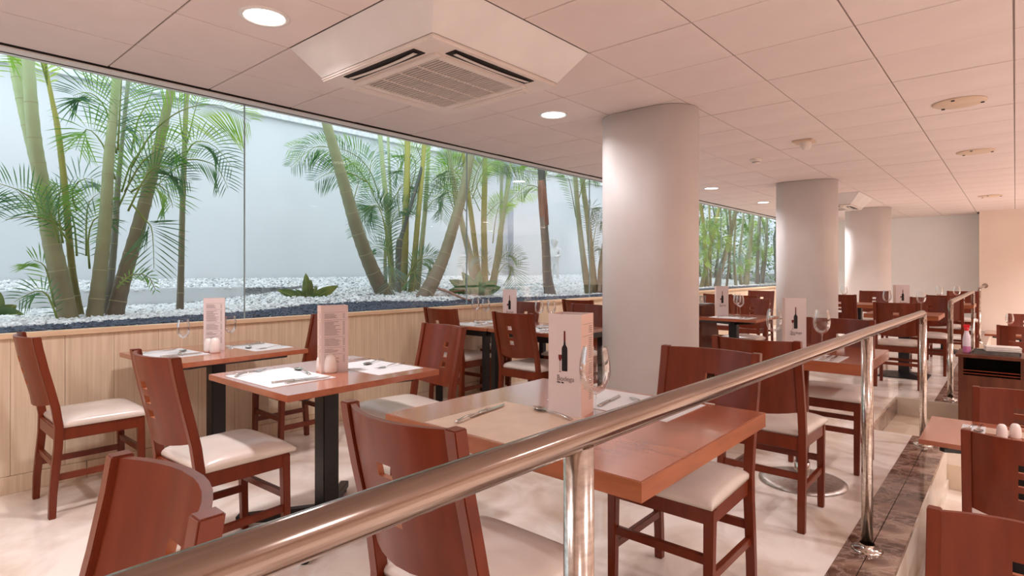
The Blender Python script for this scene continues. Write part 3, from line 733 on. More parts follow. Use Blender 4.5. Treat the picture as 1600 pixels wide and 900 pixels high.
def mk_fork():
    m_ = MB(); handle(m_, .14, .0022, .0075)
    vs = []; Y = [0,.008,.018,.028]; Wd = [.0025,.009,.0115,.0118]
    for y, w in zip(Y, Wd): vs += [(-w,y,.0035),(w,y,.0035),(w,y,.0055),(-w,y,.0055)]
    m_.add(vs, [(4*k+i,4*k+(i+1)%4,4*k+4+(i+1)%4,4*k+4+i) for k in range(3) for i in range(4)]+[(3,2,1,0),(12,13,14,15)])
    for k in range(4):
        x = -.0100+k*.00667
        m_.beam((x,.026,.0045), (x*1.02,.05,.0035), .0032, .002); m_.beam((x*1.02,.05,.0035), (x,.072,.0075), .0032, .002, w2=.0016, d2=.001)
    return m_.mesh('fork', M['cutlery'])
def mk_knife():
    m_ = MB(); handle(m_, .10, .006, .008, .005, .0045, bend=0)
    m_.prism([(-.005,0),(.006,0),(.008,.02),(.008,.08),(.003,.108),(-.005,.118)], .003, .0055)
    return m_.mesh('knife', M['cutlery'])
CM = {'spoon': mk_spoon(), 'fork': mk_fork(), 'knife': mk_knife()}
def cut(kind, x, y, deg, lab, z=.752):
    tag(link(kind, CM[kind], None, (x,y,z), (0,0,math.radians(deg))), lab, kind, 'table '+kind+'s')
# foreground setting (positions read off the photograph)
mat_(-1.22, 1.44, .50, .40, 'tan paper placemat at the near end of the thick-topped table', 'mat')
def cut_px(kind, head, tail, lab, z=.753, off=0):
    h_ = at(*head, z); t_ = at(*tail, z); d = (h_-t_); an = math.atan2(d.y, d.x)-PI/2
    f = .045 if kind == 'spoon' else .05
    hp = t_+d.normalized()*(.145)
    o = link(kind, CM[kind], None, hp, (0,0,an)); tag(o, lab, kind, 'table '+kind+'s'); return o
cut_px('fork', (798,627), (711,662), 'nearest fork on the tan placemat, right of its twin')
cut_px('knife', (775,638), (722,657), 'knife lying just left of the nearest fork')
cut_px('spoon', (815,632), (893,657), 'large spoon beside the foreground wine card')
mat_(-1.12, 1.93, .50, .32, 'white paper placemat at the far end of the thick-topped table', 'paper')
cut('fork', -1.0, 1.98, 170, 'fork on the far white placemat of the thick-topped table')
cut('knife', -1.17, 1.90, 10, 'knife on the far white placemat of the thick-topped table')
cut_px('fork', (1052,656), (985,622), 'fork under the rail on the right of the thick-topped table', .7525)
def setting(cx, cy, rz, nm, w=.42, l=.28, z=.75):
    a = math.radians(rz); R = lambda x, y: (cx+x*math.cos(a)-y*math.sin(a), cy+x*math.sin(a)+y*math.cos(a))
    mat_(cx, cy, w, l, 'white paper placemat '+nm, z=z, rz=a)
    for k, x, y, d in (('fork', -.14, .02, 8), ('knife', .12, .0, -4), ('knife', .16, .0, 3), ('spoon', -.01, .07, 60)):
        p = R(x, y); cut(k, p[0], p[1], rz+d, (k if not (k == 'knife' and x > .13) else 'outer knife')+' '+nm, z+.0017)
mat_(-2.62, 1.325, .44, .32, 'white paper placemat at the near end of the second table', rz=.02)
mat_(-2.52, 1.79, .44, .28, 'white paper placemat at the far end of the second table, right of the card', rz=.02)
for k_, h_, t_, l_ in (('fork',(436,574),(366,590),'fork at the left of the near placemat on the second table'),
    ('knife',(424,577),(352,588),'thin knife beside the left fork on the second table'),
    ('spoon',(457,574),(484,586),'small spoon in front of the card on the second table'),
    ('knife',(498,590),(408,601),'knife at the right of the near placemat on the second table'),
    ('knife',(508,591),(430,602),'outermost knife of the near placemat on the second table'),
    ('spoon',(556,575),(600,562),'spoon on the far placemat of the second table'),
    ('fork',(588,577),(632,568),'fork on the far placemat of the second table'),
    ('knife',(548,563),(588,561),'knife on the far placemat of the second table')): cut_px(k_, h_, t_, l_, .7517)
setting(-3.86, 1.26, 3, 'at the near end of the wall table', .42, .28)
setting(-3.78, 1.76, 183, 'at the far end of the wall table', .42, .26)
setting(-3.84, 3.84, 0, 'at the near left of the black-legged double table')
setting(-3.84, 4.22, 180, 'at the far left of the black-legged double table')
setting(-3.08, 3.84, 0, 'at the near right of the black-legged double table')
setting(-3.08, 4.22, 180, 'at the far right of the black-legged double table')
setting(-.94, 3.68, 0, 'at the near end of the steel-based table')
setting(-2.3, 6.25, 0, 'on the small table left of the second column')
mat_(-.03, 3.98, .36, .14, 'tan paper strip behind the shakers on the lower table', 'mat', .40)
mat_(-.17, 3.965, .10, .17, 'white paper napkin on the lower level table', 'paper', .4017)
cut('spoon', -.19, 3.93, 170, 'left spoon on the napkin of the lower table', .4035)
cut('spoon', -.145, 3.94, 178, 'right spoon on the napkin of the lower table', .4035)
sh = MB(); sh.lathe([(.0001,0),(.0255,0),(.028,.006),(.028,.03),(.0265,.05),(.0235,.066),(.018,.077),(.012,.082),(.0001,.0835)], n=24)
shm = sh.mesh('shaker', M['ceramic'])
for x, y, z, s, lab in ((*at(516,582,.75)[:2],.75,1.1,'right white shaker in front of the card on the second table'),(*at(503,580,.75)[:2],.75,1.0,'left white shaker in front of the card on the second table'),
                     (*at(336,551,.75)[:2],.75,1.1,'right white shaker in front of the card on the wall table'),(*at(326,549.5,.75)[:2],.75,1.0,'left white shaker in front of the card on the wall table'),
                     (-.052,3.86,.40,.84,'left of the two white shakers on the lower level table'),(.0,3.90,.40,.88,'right of the two white shakers on the lower level table')):
    o = tag(link('shaker', shm, None, (x,y,z)), lab, 'shaker', 'white shakers'); o.scale = (s,s,s)
# ============================================================ SIDEBOARD, TROLLEY
t = thing('sideboard', 'small dark wood service cabinet against the right of the nearest column', 'cabinet', (-2.86, 6.45, 0), 0)
m_ = MB()
m_.box(-.22,-.20,-.22,.22,0,.84); m_.box(.20,.22,-.22,.22,0,.84); m_.box(-.2,.2,.2,.22,0,.84); m_.box(-.2,.2,-.22,.2,.05,.07); m_.box(-.2,.2,-.22,.2,.60,.62)
build(m_, 'carcass', M['wood_dark'], t)
m_ = MB(); m_.box(-.24,.24,-.24,.24,.84,.87); build(m_, 'top', M['wood_dark'], t, bevel=.003)
m_ = MB(); m_.box(-.198,.198,-.225,-.205,.08,.59); dr = build(m_, 'door', M['wood'], t, bevel=.002)
m_ = MB(); m_.box(-.10,.10,-.24,-.226,.56,.575); build(m_, 'handle', M['chrome'], dr)
tr = MB(); tr.box(-.17,.17,-.14,.14,0,.012); tag(build(tr, 'tray', M['greytray'], bevel=.004, loc=(-2.80,6.42,.87)), 'dark serving tray on the small cabinet', 'tray')
cupm = MB(); cupm.lathe([(.0001,0),(.03,0),(.034,.01),(.038,.09),(.035,.09),(.031,.012),(.0001,.008)], n=20); cupme = cupm.mesh('tumbler', M['wineglass'])
for k, (x, y, lab) in enumerate(((-2.70,6.40,'clear tumbler on the right of the serving tray'),(-2.80,6.44,'clear tumbler in the middle of the serving tray'))):
    o = tag(link('tumbler', cupme, None, (x,y,.882)), lab, 'glass', 'tumblers')
m_ = MB(); m_.prism([(-.03,-.03),(.03,-.03),(0,.035)], 0, .085); tag(build(m_, 'folded_napkin', M['linen'], loc=(-2.76,6.34,.882)), 'folded white napkin standing on the serving tray', 'napkin')
# service trolley on the lower level
t = thing('service_trolley', 'dark wooden service trolley on the lower level topped with napkins and bottle', 'trolley', (-.155, 6.56, LOW), 0)
tp_ = .88
for a in (-1,1):
    m_ = MB(); m_.box(a*.205-.017,a*.205+.017,-.21,.21,0,tp_-.025); build(m_, 'side_panel', M['wood_dark'], t)
m_ = MB(); m_.box(-.24,.24,-.235,.235,tp_-.025,tp_); build(m_, 'top', M['wood_dark'], t, bevel=.003)
m_ = MB(); m_.box(-.188,.188,-.21,-.19,.08,tp_-.18); build(m_, 'front_panel', M['wood_dark'], t)
m_ = MB(); m_.box(-.188,.188,-.19,.2,tp_-.20,tp_-.185); build(m_, 'shelf', M['dark'], t)
m_ = MB(); m_.box(-.188,.188,.19,.205,.06,tp_-.03); build(m_, 'back_panel', M['dark'], t)
for k, z_ in enumerate((tp_-.165, tp_-.140)):
    m_ = MB(); m_.box(-.188,.188,-.205,-.195,z_,z_+.008); build(m_, 'rail_bar', M['wood'], t)
tz = LOW+tp_
m_ = MB(); m_.box(-.15,.17,-.10,.10,0,.008); m_.box(-.15,.17,-.10,-.094,.008,.03); m_.box(-.15,.17,.094,.10,.008,.03); m_.box(-.15,-.144,-.1,.1,.008,.03); m_.box(.164,.17,-.1,.1,.008,.03)
tag(build(m_, 'cutlery_tray', M['greytray'], loc=(-.135,6.52,tz)), 'grey cutlery tray on the service trolley', 'tray')
m_ = MB(); m_.box(-.12,.12,-.07,.07,0,.012); m_.box(-.12,.118,-.07,.068,.013,.026); m_.box(-.118,.12,-.068,.07,.027,.042)
tag(build(m_, 'folded_cloth', M['linen'], bevel=.004, segs=3, loc=(-.085,6.52,tz+.0305), rot=(0,0,math.radians(8))), 'white folded cloth lying on the cutlery tray', 'cloth')
t = thing('spray_bottle', 'translucent bottle of pink cleaner with a red cap on the service trolley', 'bottle', (-.325, 6.47, tz)); BOT = t
m_ = MB(); m_.lathe([(.0001,0),(.036,0),(.038,.01),(.038,.06)], n=24); build(m_, 'pink_fill', M['pink'], t)
m_ = MB(); m_.lathe([(.038,.06),(.038,.12),(.030,.155),(.02,.185),(.018,.20),(.0001,.201)], n=24); build(m_, 'body', M['bottlew'], t)
m_ = MB(); m_.lathe([(.021,.196),(.023,.20),(.023,.225),(.0001,.226)], n=16); m_.box(-.03,.03,-.014,.014,.224,.25); cp_ = build(m_, 'cap', M['redcap'], t, bevel=.002); BOT.scale = (.76,.76,1)
# ============================================================ GARDEN
def gz(X, Y):
    s = min(max((-X-4.9)/3.1, 0), 1); b = .895+.255*s
    k = min(max((Y-2.4)/1.6, 0), 1)
    return .895+(b-.895)*k if X > -6.8 else b*k+(1.05+.10*min(max((-X-6.8)/1.2,0),1))*(1-k)
def gedge(Y): return np.interp(Y, [0,.9,1.3,2.2,3.0,3.6,4.4,5.2,6.7,9], [-4.72,-4.78,-4.86,-5.0,-5.38,-5.3,-4.95,-5.1,-4.72,-4.68])
gm = MB(); nx, ny = 24, 130; X0g, X1g, Y0g, Y1g = -8.0, XG-.03, -3, 30
for j in range(ny+1):
    for i in range(nx+1):
        X = X0g+(X1g-X0g)*i/nx; Y = Y0g+(Y1g-Y0g)*j/ny; gm.v.append((X,Y,gz(X,Y)))
gm.f = [[j*(nx+1)+i, j*(nx+1)+i+1, (j+1)*(nx+1)+i+1, (j+1)*(nx+1)+i] for j in range(ny) for i in range(nx)]; gm.mi = [0]*len(gm.f); gm.sm = [True]*len(gm.f)
tag(build(gm, 'garden_bed', M['soil']), kind='structure')
w = MB(); w.box(-8.2,-8.0,-6,31,.3,3.44); gw = tag(build(w, 'garden_wall', M['gardenwall']), kind='structure')
w = MB(); w.box(-8.2,-7.94,-6,31,3.44,5.2); build(w, 'roughcast_band', M['render'], gw)
w = MB(); w.box(-8.2,-4.4,29.5,29.7,.3,5.2); tag(build(w, 'garden_wall', M['gardenwall']), kind='structure')
w = MB(); w.box(-6.92,-6.80,-3,3.0,.8,1.075); tag(build(w, 'retaining_curb', M['gardenwall'], bevel=.01), kind='structure')
# pebbles: real stones, one carpet each
def pebble_field(name, mat, n, xr, yr, size, lab, seed, white):
    R = np.random.RandomState(seed)
    base = np.array([(1,0,0),(.31,.95,0),(-.81,.59,0),(-.81,-.59,0),(.31,-.95,0),(.1,.05,.8),(0,0,-.7)], float)
    fc = np.array([(0,1,5),(1,2,5),(2,3,5),(3,4,5),(4,0,5),(1,0,6),(2,1,6),(3,2,6),(4,3,6),(0,4,6)])
    ys_ = yr[0]+(yr[1]-yr[0])*R.rand(n)**1.6
    xs = xr[0]+(xr[1]-xr[0])*R.rand(n)
    ge = gedge(ys_)+.03*R.randn(n); keep = (xs < ge) if white else (xs > ge)
    xs, ys_ = xs[keep], ys_[keep]; n = len(xs)
    zs = np.array([gz(a,b) for a,b in zip(xs,ys_)])
    s = size*(.6+.8*R.rand(n))*(1+.10*np.maximum(0,ys_-3))
    a = R.rand(n)*2*PI; el = .6+.5*R.rand(n)
    V = np.repeat(base[None],n,0)*(.75+.5*R.rand(n,7,1)); V[:,:,1] *= el[:,None]; V[:,:,2] *= .75
    tl = R.randn(n)*.5; ct, st = np.cos(tl)[:,None], np.sin(tl)[:,None]
    y_, z_ = V[:,:,1]*ct-V[:,:,2]*st, V[:,:,1]*st+V[:,:,2]*ct
    c_, s_ = np.cos(a)[:,None], np.sin(a)[:,None]
    out = np.stack([V[:,:,0]*c_-y_*s_, V[:,:,0]*s_+y_*c_, z_], 2)*s[:,None,None]
    out += np.stack([xs,ys_,zs+s*.25],1)[:,None,:]
    F = (fc[None]+7*np.arange(n)[:,None,None]).reshape(-1)
    me = bpy.data.meshes.new(name); me.vertices.add(n*7); me.vertices.foreach_set('co', out.reshape(-1))
    nf = n*10; me.loops.add(nf*3); me.loops.foreach_set('vertex_index', F); me.polygons.add(nf)
    me.polygons.foreach_set('loop_start', np.arange(0,nf*3,3)); me.update(calc_edges=True); me.materials.append(mat)
    tag(link(name, me), lab, 'pebbles', kind='stuff')
pebble_field('white_pebbles', M['pebble'], 52000, (-7.95,-4.60), (-.3,16), .0185, 'white pebbles covering the garden bed behind the glass', 1, True)
pebble_field('blue_gravel', M['gravel'], 34000, (-5.5,-4.36), (-.3,14), .0125, 'dark blue gravel strip along the foot of the window glass', 2, False)
# ---- palms
def smoothpath(P, n):
    P = [Vector(p) for p in P]; out = []
    m = len(P)-1
    for k in range(n+1):
        t = k/n*m; i = min(int(t), m-1); f = t-i
        p0 = P[max(i-1,0)]; p1 = P[i]; p2 = P[i+1]; p3 = P[min(i+2,m)]
        out.append(.5*((2*p1)+(p2-p0)*f+(2*p0-5*p1+4*p2-p3)*f*f+(3*p1-p0-3*p2+p3)*f**3))
    return out
def trunk(par, px, X, mat='green', base_z=None, sheath=None, name='trunk'):
    """px: list of (x, y, width px) from base up; X: distance plane of the base (a number or (base, top))"""
    Xa, Xb = X if isinstance(X, tuple) else (X, X); n = len(px)
    P = []; W_ = []
    for k, (x, y, w) in enumerate(px):
        Xk = Xa+(Xb-Xa)*k/(n-1); p = onx(x, y, Xk); P.append(p); W_.append(w/2/FPX*depth_at(p))
    P[0] = Vector((P[0].x, P[0].y, min(P[0].z, gz(P[0].x,P[0].y)-.02)))
    d = P[-1]-P[-2]; P.append(P[-1]+d.normalized()*1.0); W_.append(W_[-1]*.9)      # it grows on above the window head
    L = sum((P[i+1]-P[i]).length for i in range(len(P)-1)); N = max(20, int(L/.045))
    pts = smoothpath(P, N); rs = []; 
    for k in range(N+1):
        t = k/N*(len(W_)-1); i = min(int(t), len(W_)-2); rs.append(W_[i]+(W_[i+1]-W_[i])*(t-i))
    rp = 3 if N > 24 else 2
    rs = [r*(1.05 if k % rp == 0 else 1) for k, r in enumerate(rs)]
    rs[0] *= 1.25; rs[1] *= 1.1
    pp = []; rr = []; mi = []
    for k in range(N+1):
        pp.append(pts[k]); rr.append(rs[k]); mi.append(0)
        if k % rp == 0 and 0 < k < N and (k//rp) % 2 == 0:
            t = (pts[k+1]-pts[k]).normalized(); pp.append(pts[k]+t*.006); rr.append(rs[k]); mi[-1] = 1; mi.append(0)
    m_ = MB(); m_.tube(pp, rr, 12, mifun=lambda i: mi[i])
    return build(m_, name, [TR[mat], M['ring']], par), P
def frond(par, px, X, mat=1, width=.30, n=34, roll=0.0, spread=1.0, start=.15, lw=.0075, hang=.25, side=2):
    """px: rachis points (x, y) base to tip; X: (base plane, tip plane)"""
    Xa, Xb = X if isinstance(X, tuple) else (X, X-.0); m = len(px)
    P = [onx(x, y, Xa+(Xb-Xa)*k/(m-1)) for k, (x, y) in enumerate(px)]
    L0 = sum((P[i+1]-P[i]).length for i in range(m-1)); n2 = int(min(70, max(16, L0/.023)))
    pts = smoothpath(P, n2); N = len(pts)-1
    mb = MB(); L = sum((pts[i+1]-pts[i]).length for i in range(N))
    mb.tube([pts[i] for i in range(0, N+1, 3)], [.0085*(1-.8*i/N) for i in range(0, N+1, 3)], 5, mi=1)
    camdir = (Vector((0,0,H))-pts[N//2]).normalized()
    R = random.Random(int(px[0][0]*31+px[-1][1]*7))
    for k in range(int(N*start), N-1):
        s = k/N; t = (pts[k+1]-pts[k-1]).normalized()
        sd = t.cross(camdir); 
        if sd.length < .2: sd = t.cross(Vector((0,0,1)))
        sd.normalize(); nn = sd.cross(t).normalized()
        sd = (sd*math.cos(roll)+nn*math.sin(roll)).normalized(); nn = sd.cross(t).normalized()
        prof = math.sin(PI*min(1, (s-start)/(1-start)*.86+.12))**.7
        ll = width*prof*(.9+.2*R.random())
        for sg in ((-1,1) if side == 2 else (side,)):
            fw = .55+.45*s+R.uniform(-.08,.08)
            d = (sd*sg*spread+t*fw+nn*R.uniform(-.25,.25)).normalized()
            p0 = pts[k]; g = Vector((0,0,-1)); wv = d.cross(nn).normalized()*lw*(.7+.5*prof)
            p1 = p0+d*ll*.35; p2 = p0+d*ll*.7+g*ll*hang*.25; p3 = p0+d*ll+g*ll*hang*.65
            mb.add([p0, p1+wv*.5, p1-wv*.5, p2+wv*.42, p2-wv*.42, p3], [(0,1,2),(2,1,3,4),(4,3,5)], 0, False)
    return build(mb, 'frond', [LEAF[mat], M['stem']], par)
def palm(lab, base, grp='garden palms'):
    return thing('palm', lab, 'palm', (0,0,0), 0, grp)
def anchor(t, p):      # move the Empty to the plant's foot, keep children where they are
    for c in kids(t): c.location = -Vector(p)
    t.location = p
# clump 1, left
c1 = palm('large left palm clump of five leaning green trunks close to the glass', None)
X1 = -5.35
_, P = trunk(c1, [(108,502,26),(92,430,26),(76,355,23),(63,275,20),(52,200,18),(42,72,16)], -5.3, 'green'); foot1 = P[0]
trunk(c1, [(112,500,17),(84,380,15),(56,260,13),(34,160,14),(19,70,17)], (-5.45,-5.7), 'green')
trunk(c1, [(126,498,12),(114,430,10),(107,360,9),(101,290,9),(90,200,8),(77,135,6)], -5.55, 'yellow')
trunk(c1, [(147,498,24),(156,430,20),(165,340,18),(170,250,15),(177,180,13),(184,105,12)], -5.3, 'green')
trunk(c1, [(166,496,13),(174,430,10),(180,360,9),(184,290,8),(190,230,6)], -5.5, 'grey')
trunk(c1, [(178,494,26),(192,440,22),(212,370,20),(232,295,18),(250,220,15),(270,125,11)], -5.35, 'brown')
for px, X, m_, w_, kw in [
    ([(184,235),(188,160),(192,95)], (-5.3,-5.2), 1, .42, {}),
    ([(205,262),(240,205),(290,170),(345,165),(392,190)], (-5.3,-5.0), 2, .40, dict(hang=.5)),
    ([(180,280),(160,225),(135,202),(118,235)], (-5.3,-5.5), 1, .30, {}),
    ([(182,240),(165,170),(140,145),(112,150)], (-5.4,-5.6), 0, .34, {}),
    ([(190,300),(205,255),(225,225),(215,180)], (-5.5,-5.6), 3, .30, {}),
    ([(200,330),(232,270),(262,262),(300,285)], (-5.3,-5.1), 0, .26, {}),
    ([(195,300),(225,250),(265,230),(285,245)], (-5.3,-5.1), 1, .28, {}),
    ([(205,300),(235,285),(262,300),(270,325)], (-5.3,-5.2), 1, .26, {}),
    ([(207,320),(228,345),(238,362),(241,432)], (-5.2,-5.1), 0, .30, dict(hang=.1, start=.35)),
    ([(112,385),(85,350),(50,338),(0,345)], (-5.2,-4.9), 0, .28, dict(side=1)),
    ([(100,360),(70,330),(35,300),(-8,285)], (-5.3,-5.0), 0, .26, {}),
    ([(92,380),(82,345),(75,320),(72,290)], (-5.2,-5.1), 1, .22, {}),
    ([(98,380),(92,340),(92,310),(96,290)], (-5.2,-5.1), 1, .20, {}),
    ([(120,400),(115,345),(100,312),(80,300)], (-5.6,-5.7), 3, .26, {}),
    ([(135,400),(135,345),(140,315),(158,300)], (-5.5,-5.5), 1, .26, {}),
    ([(140,420),(138,370),(150,340),(172,340)], (-5.4,-5.3), 0, .22, {}),
    ([(90,500),(75,462),(55,455),(22,472)], (-5.2,-5.1), 0, .17, {}),
    ([(85,480),(75,430),(66,412),(46,405)], (-5.3,-5.3), 1, .20, {}),
    ([(183,450),(205,430),(232,432),(246,462)], (-5.2,-5.1), 1, .08, dict(n=14)),
    ([(77,140),(68,110),(62,88),(60,60)], (-5.55,-5.5), 2, .22, {}),
    ([(77,140),(72,105),(78,80),(92,60)], (-5.55,-5.5), 2, .20, {}),
    ([(-25,130),(-10,95),(5,78),(22,86)], (-5.4,-5.3), 2, .25, {}),
    ([(120,330),(112,300),(128,280),(150,282)], (-5.6,-5.5), 3, .24, {}),
    ([(205,240),(215,190),(235,150),(245,120)], (-5.6,-5.8), 3, .32, {}),
    ([(182,330),(200,290),(210,250),(245,240)], (-5.5,-5.4), 1, .25, {}),
    ]: frond(c1, px, X, m_, w_, **kw)
anchor(c1, foot1)
c2 = palm('slim straight palm standing alone right of the left clump', None)
_, P = trunk(c2, [(281,489,11),(283,420,9),(285,330,8),(287,270,8),(289,215,7)], -5.7, 'brown')
del _
for px, X, m_, w_, kw in [
    ([(289,245),(305,222),(335,228),(368,268)], (-5.7,-5.5), 0, .26, {}),
    ([(289,250),(312,250),(340,262),(358,298)], (-5.7,-5.6), 0, .26, {}),
    ([(289,250),(272,245),(255,262),(248,300)], (-5.7,-5.8), 3, .24, {}),
    ([(289,235),(284,205),(280,175),(276,150)], (-5.7,-5.7), 1, .14, dict(start=.7)),
    ([(289,235),(297,205),(304,175),(312,150)], (-5.7,-5.7), 1, .14, dict(start=.7)),
    ([(289,255),(275,262),(255,280),(228,310)], (-5.7,-5.5), 0, .24, {}),
    ]: frond(c2, px, X, m_, w_, **kw)
anchor(c2, P[0])
c3 = palm('thick pale palm trunk leaning left, alone at the left of the middle clump', None)
_, P = trunk(c3, [(607,470,28),(583,425,22),(560,365,20),(541,300,18),(524,240,16),(507,182,14)], -5.75, 'brown')
for px, X, m_, w_, kw in [
    ([(598,325),(575,262),(530,232),(448,232)], (-5.9,-6.0), 1, .36, dict(hang=.5)),
    ([(585,300),(550,255),(500,228),(452,262)], (-6.0,-6.1), 0, .30, dict(hang=.4)),
    ([(575,285),(545,270),(515,270),(490,285)], (-5.9,-6.0), 0, .28, {}),
    ([(545,340),(556,300),(560,280),(548,260)], (-6.1,-6.1), 1, .26, {})]: frond(c3, px, X, m_, w_, **kw)
anchor(c3, P[0])
c4 = palm('dense middle palm clump of many upright yellow-green canes', None)
_, P = trunk(c4, [(628,468,15),(632,400,12),(634,330,10),(636,270,9),(637,208,9)], -6.0, 'yellow'); f4 = P[0]
trunk(c4, [(614,466,12),(610,400,9),(604,320,8),(598,260,7),(593,200,7)], -6.1, 'green')
trunk(c4, [(604,462,6),(602,400,5),(610,320,4),(608,260,4),(606,204,4)], -6.4, 'green')
trunk(c4, [(642,468,13),(648,400,9),(654,330,8),(660,265,7),(664,214,7)], -5.9, 'yellow')
trunk(c4, [(650,466,11),(657,400,8),(664,330,7),(668,270,6),(670,220,6)], -6.1, 'green')
trunk(c4, [(622,466,10),(622,420,9),(624,380,10),(630,360,6)], -5.9, 'dark')
for px, X, m_, w_, kw in [
    ([(608,420),(600,350),(588,320),(560,335)], (-5.9,-5.9), 0, .32, {}),
    ([(612,420),(600,345),(582,322),(552,372)], (-5.9,-5.9), 0, .32, {}),
    ([(610,430),(612,350),(625,325),(650,318)], (-5.9,-5.9), 0, .28, {}),
    ([(618,440),(606,400),(590,385),(570,392)], (-5.9,-5.8), 0, .24, {}),
    ([(630,450),(650,410),(672,408),(680,430)], (-5.8,-5.7), 0, .28, {}),
    ([(632,440),(648,412),(665,400),(685,402)], (-5.8,-5.7), 0, .24, {}),
    ([(632,435),(646,425),(648,440),(641,480)], (-5.7,-5.6), 0, .24, dict(hang=.1, start=.2)),
    ([(625,440),(612,415),(612,430),(602,468)], (-5.7,-5.6), 3, .24, {}),
    ([(640,300),(650,262),(640,240),(620,248)], (-6.0,-6.1), 1, .36, {}),
    ([(640,310),(640,275),(628,262),(612,272)], (-6.0,-6.1), 0, .34, {}),
    ([(655,300),(660,260),(650,225),(645,205)], (-6.0,-6.0), 2, .30, {}),
    ([(665,320),(680,290),(705,268),(715,240)], (-6.2,-6.3), 1, .36, {}),
    ([(660,340),(678,312),(692,318),(690,345)], (-6.2,-6.1), 0, .30, {}),
    ([(625,340),(622,300),(635,285),(655,290)], (-6.1,-6.1), 0, .32, {}),
    ([(598,330),(578,290),(582,245),(595,225)], (-6.5,-6.6), 3, .30, {}),
    ([(610,320),(630,290),(650,300),(660,330)], (-6.1,-6.1), 0, .28, {})]: frond(c4, px, X, m_, w_, **kw)
anchor(c4, f4)
c5 = palm('bare brown palm trunk leaning right across the window joint', None)
_, P = trunk(c5, [(658,472,26),(676,440,22),(694,400,18),(711,345,16),(724,300,14),(737,234,13)], -5.45, 'brown')
for px, X, m_, w_, kw in [
    ([(737,300),(748,262),(772,240),(822,292)], (-5.6,-5.5), 1, .40, dict(hang=.4)),
    ([(738,310),(760,262),(795,252),(838,270)], (-5.6,-5.5), 0, .36, {}),
    ([(733,320),(720,280),(700,262),(672,285)], (-5.8,-5.9), 0, .36, {}),
    ([(728,330),(705,300),(690,300),(668,318)], (-5.8,-5.9), 0, .30, {}),
    ([(712,330),(706,290),(700,250),(715,222)], (-6.2,-6.2), 2, .30, {}),
    ([(710,330),(698,290),(706,262),(690,235)], (-6.2,-6.2), 2, .28, {})]: frond(c5, px, X, m_, w_, **kw)
anchor(c5, P[0])
c6 = palm('palm clump of four thin canes with low leafy base right of the leaning trunk', None)
_, P = trunk(c6, [(744,458,15),(734,400,11),(722,350,9),(712,300,8),(702,240,7)], -6.0, 'green'); f6 = P[0]
trunk(c6, [(750,456,12),(744,400,9),(738,350,8),(730,290,7),(724,240,6)], -6.1, 'yellow')
trunk(c6, [(757,456,13),(757,400,10),(756,350,9),(757,300,9),(758,262,8)], -5.9, 'yellow')
trunk(c6, [(768,456,14),(776,410,10),(784,350,8),(792,300,7),(797,265,6)], -5.9, 'green')
trunk(c6, [(763,456,6),(782,400,5),(783,330,5),(784,265,5)], -6.4, 'grey')
for px, X, m_, w_, kw in [
    ([(775,420),(788,398),(802,396),(818,408)], (-5.9,-5.8), 0, .24, {}),
    ([(775,432),(790,412),(802,420),(806,455)], (-5.7,-5.6), 0, .30, dict(hang=.1)),
    ([(765,430),(755,405),(740,400),(720,420)], (-5.9,-5.8), 3, .24, {}),
    ([(755,345),(770,325),(785,315),(798,330)], (-6.0,-6.0), 2, .22, {}),
    ([(770,380),(775,340),(785,315),(815,300)], (-6.0,-5.9), 2, .28, {}),
    ([(785,340),(800,312),(820,300),(842,302)], (-6.0,-5.9), 2, .24, {}),
    ([(757,320),(745,290),(752,262),(770,250)], (-6.1,-6.1), 2, .34, {}),
    ([(750,330),(735,300),(722,295),(705,312)], (-6.2,-6.2), 1, .28, {})]: frond(c6, px, X, m_, w_, **kw)
anchor(c6, f6)
c7 = palm('palm with dark ringed trunk and reddish sheath beside the white statue', None)
_, P = trunk(c7, [(860,460,20),(855,430,14),(853,390,13),(850,350,12),(848,300,12),(846,265,12)], -5.05, 'dark'); 
m_ = MB(); pts = [onx(851,352,-5.05), onx(849,325,-5.05), onx(847,298,-5.05), onx(846,282,-5.05)]; m_.tube(pts, [.062,.066,.062,.05], 14); build(m_, 'sheath', M['sheath'], c7)
for px, X, m_, w_, kw in [
    ([(847,295),(841,265),(828,252),(800,258)], (-5.05,-5.2), 2, .28, {}),
    ([(848,295),(856,262),(866,250),(884,262)], (-5.05,-4.9), 1, .26, {}),
    ([(847,290),(846,260),(848,235),(850,215)], (-5.05,-5.0), 1, .26, {}),
    ([(847,298),(835,290),(820,292),(805,306)], (-5.05,-5.2), 1, .24, {})]: frond(c7, px, X, m_, w_, **kw)
anchor(c7, P[0])
c8 = palm('pale green palm canes at the left edge of the nearest column', None)
_, P = trunk(c8, [(920,456,12),(911,400,9),(904,340,8),(900,290,7),(898,262,7)], -4.85, 'green'); f8 = P[0]
trunk(c8, [(930,456,12),(924,400,9),(918,340,8),(912,300,8),(909,266,8)], -4.9, 'green')
trunk(c8, [(938,456,10),(938,420,7),(944,380,6),(950,340,5)], -4.8, 'brown')
for px, X, m_, w_, kw in [
    ([(900,340),(893,300),(886,275),(868,262)], (-4.9,-5.0), 1, .22, {}),
    ([(925,375),(920,340),(925,325),(938,350)], (-4.9,-4.8), 0, .22, {}),
    ([(925,400),(930,360),(938,345),(948,360)], (-4.9,-4.8), 0, .20, {}),
    ([(905,310),(912,285),(925,275),(940,285)], (-4.9,-4.8), 1, .22, {}),
    ([(930,420),(925,395),(935,385),(946,400)], (-4.9,-4.8), 3, .16, {})]: frond(c8, px, X, m_, w_, **kw)
anchor(c8, f8)
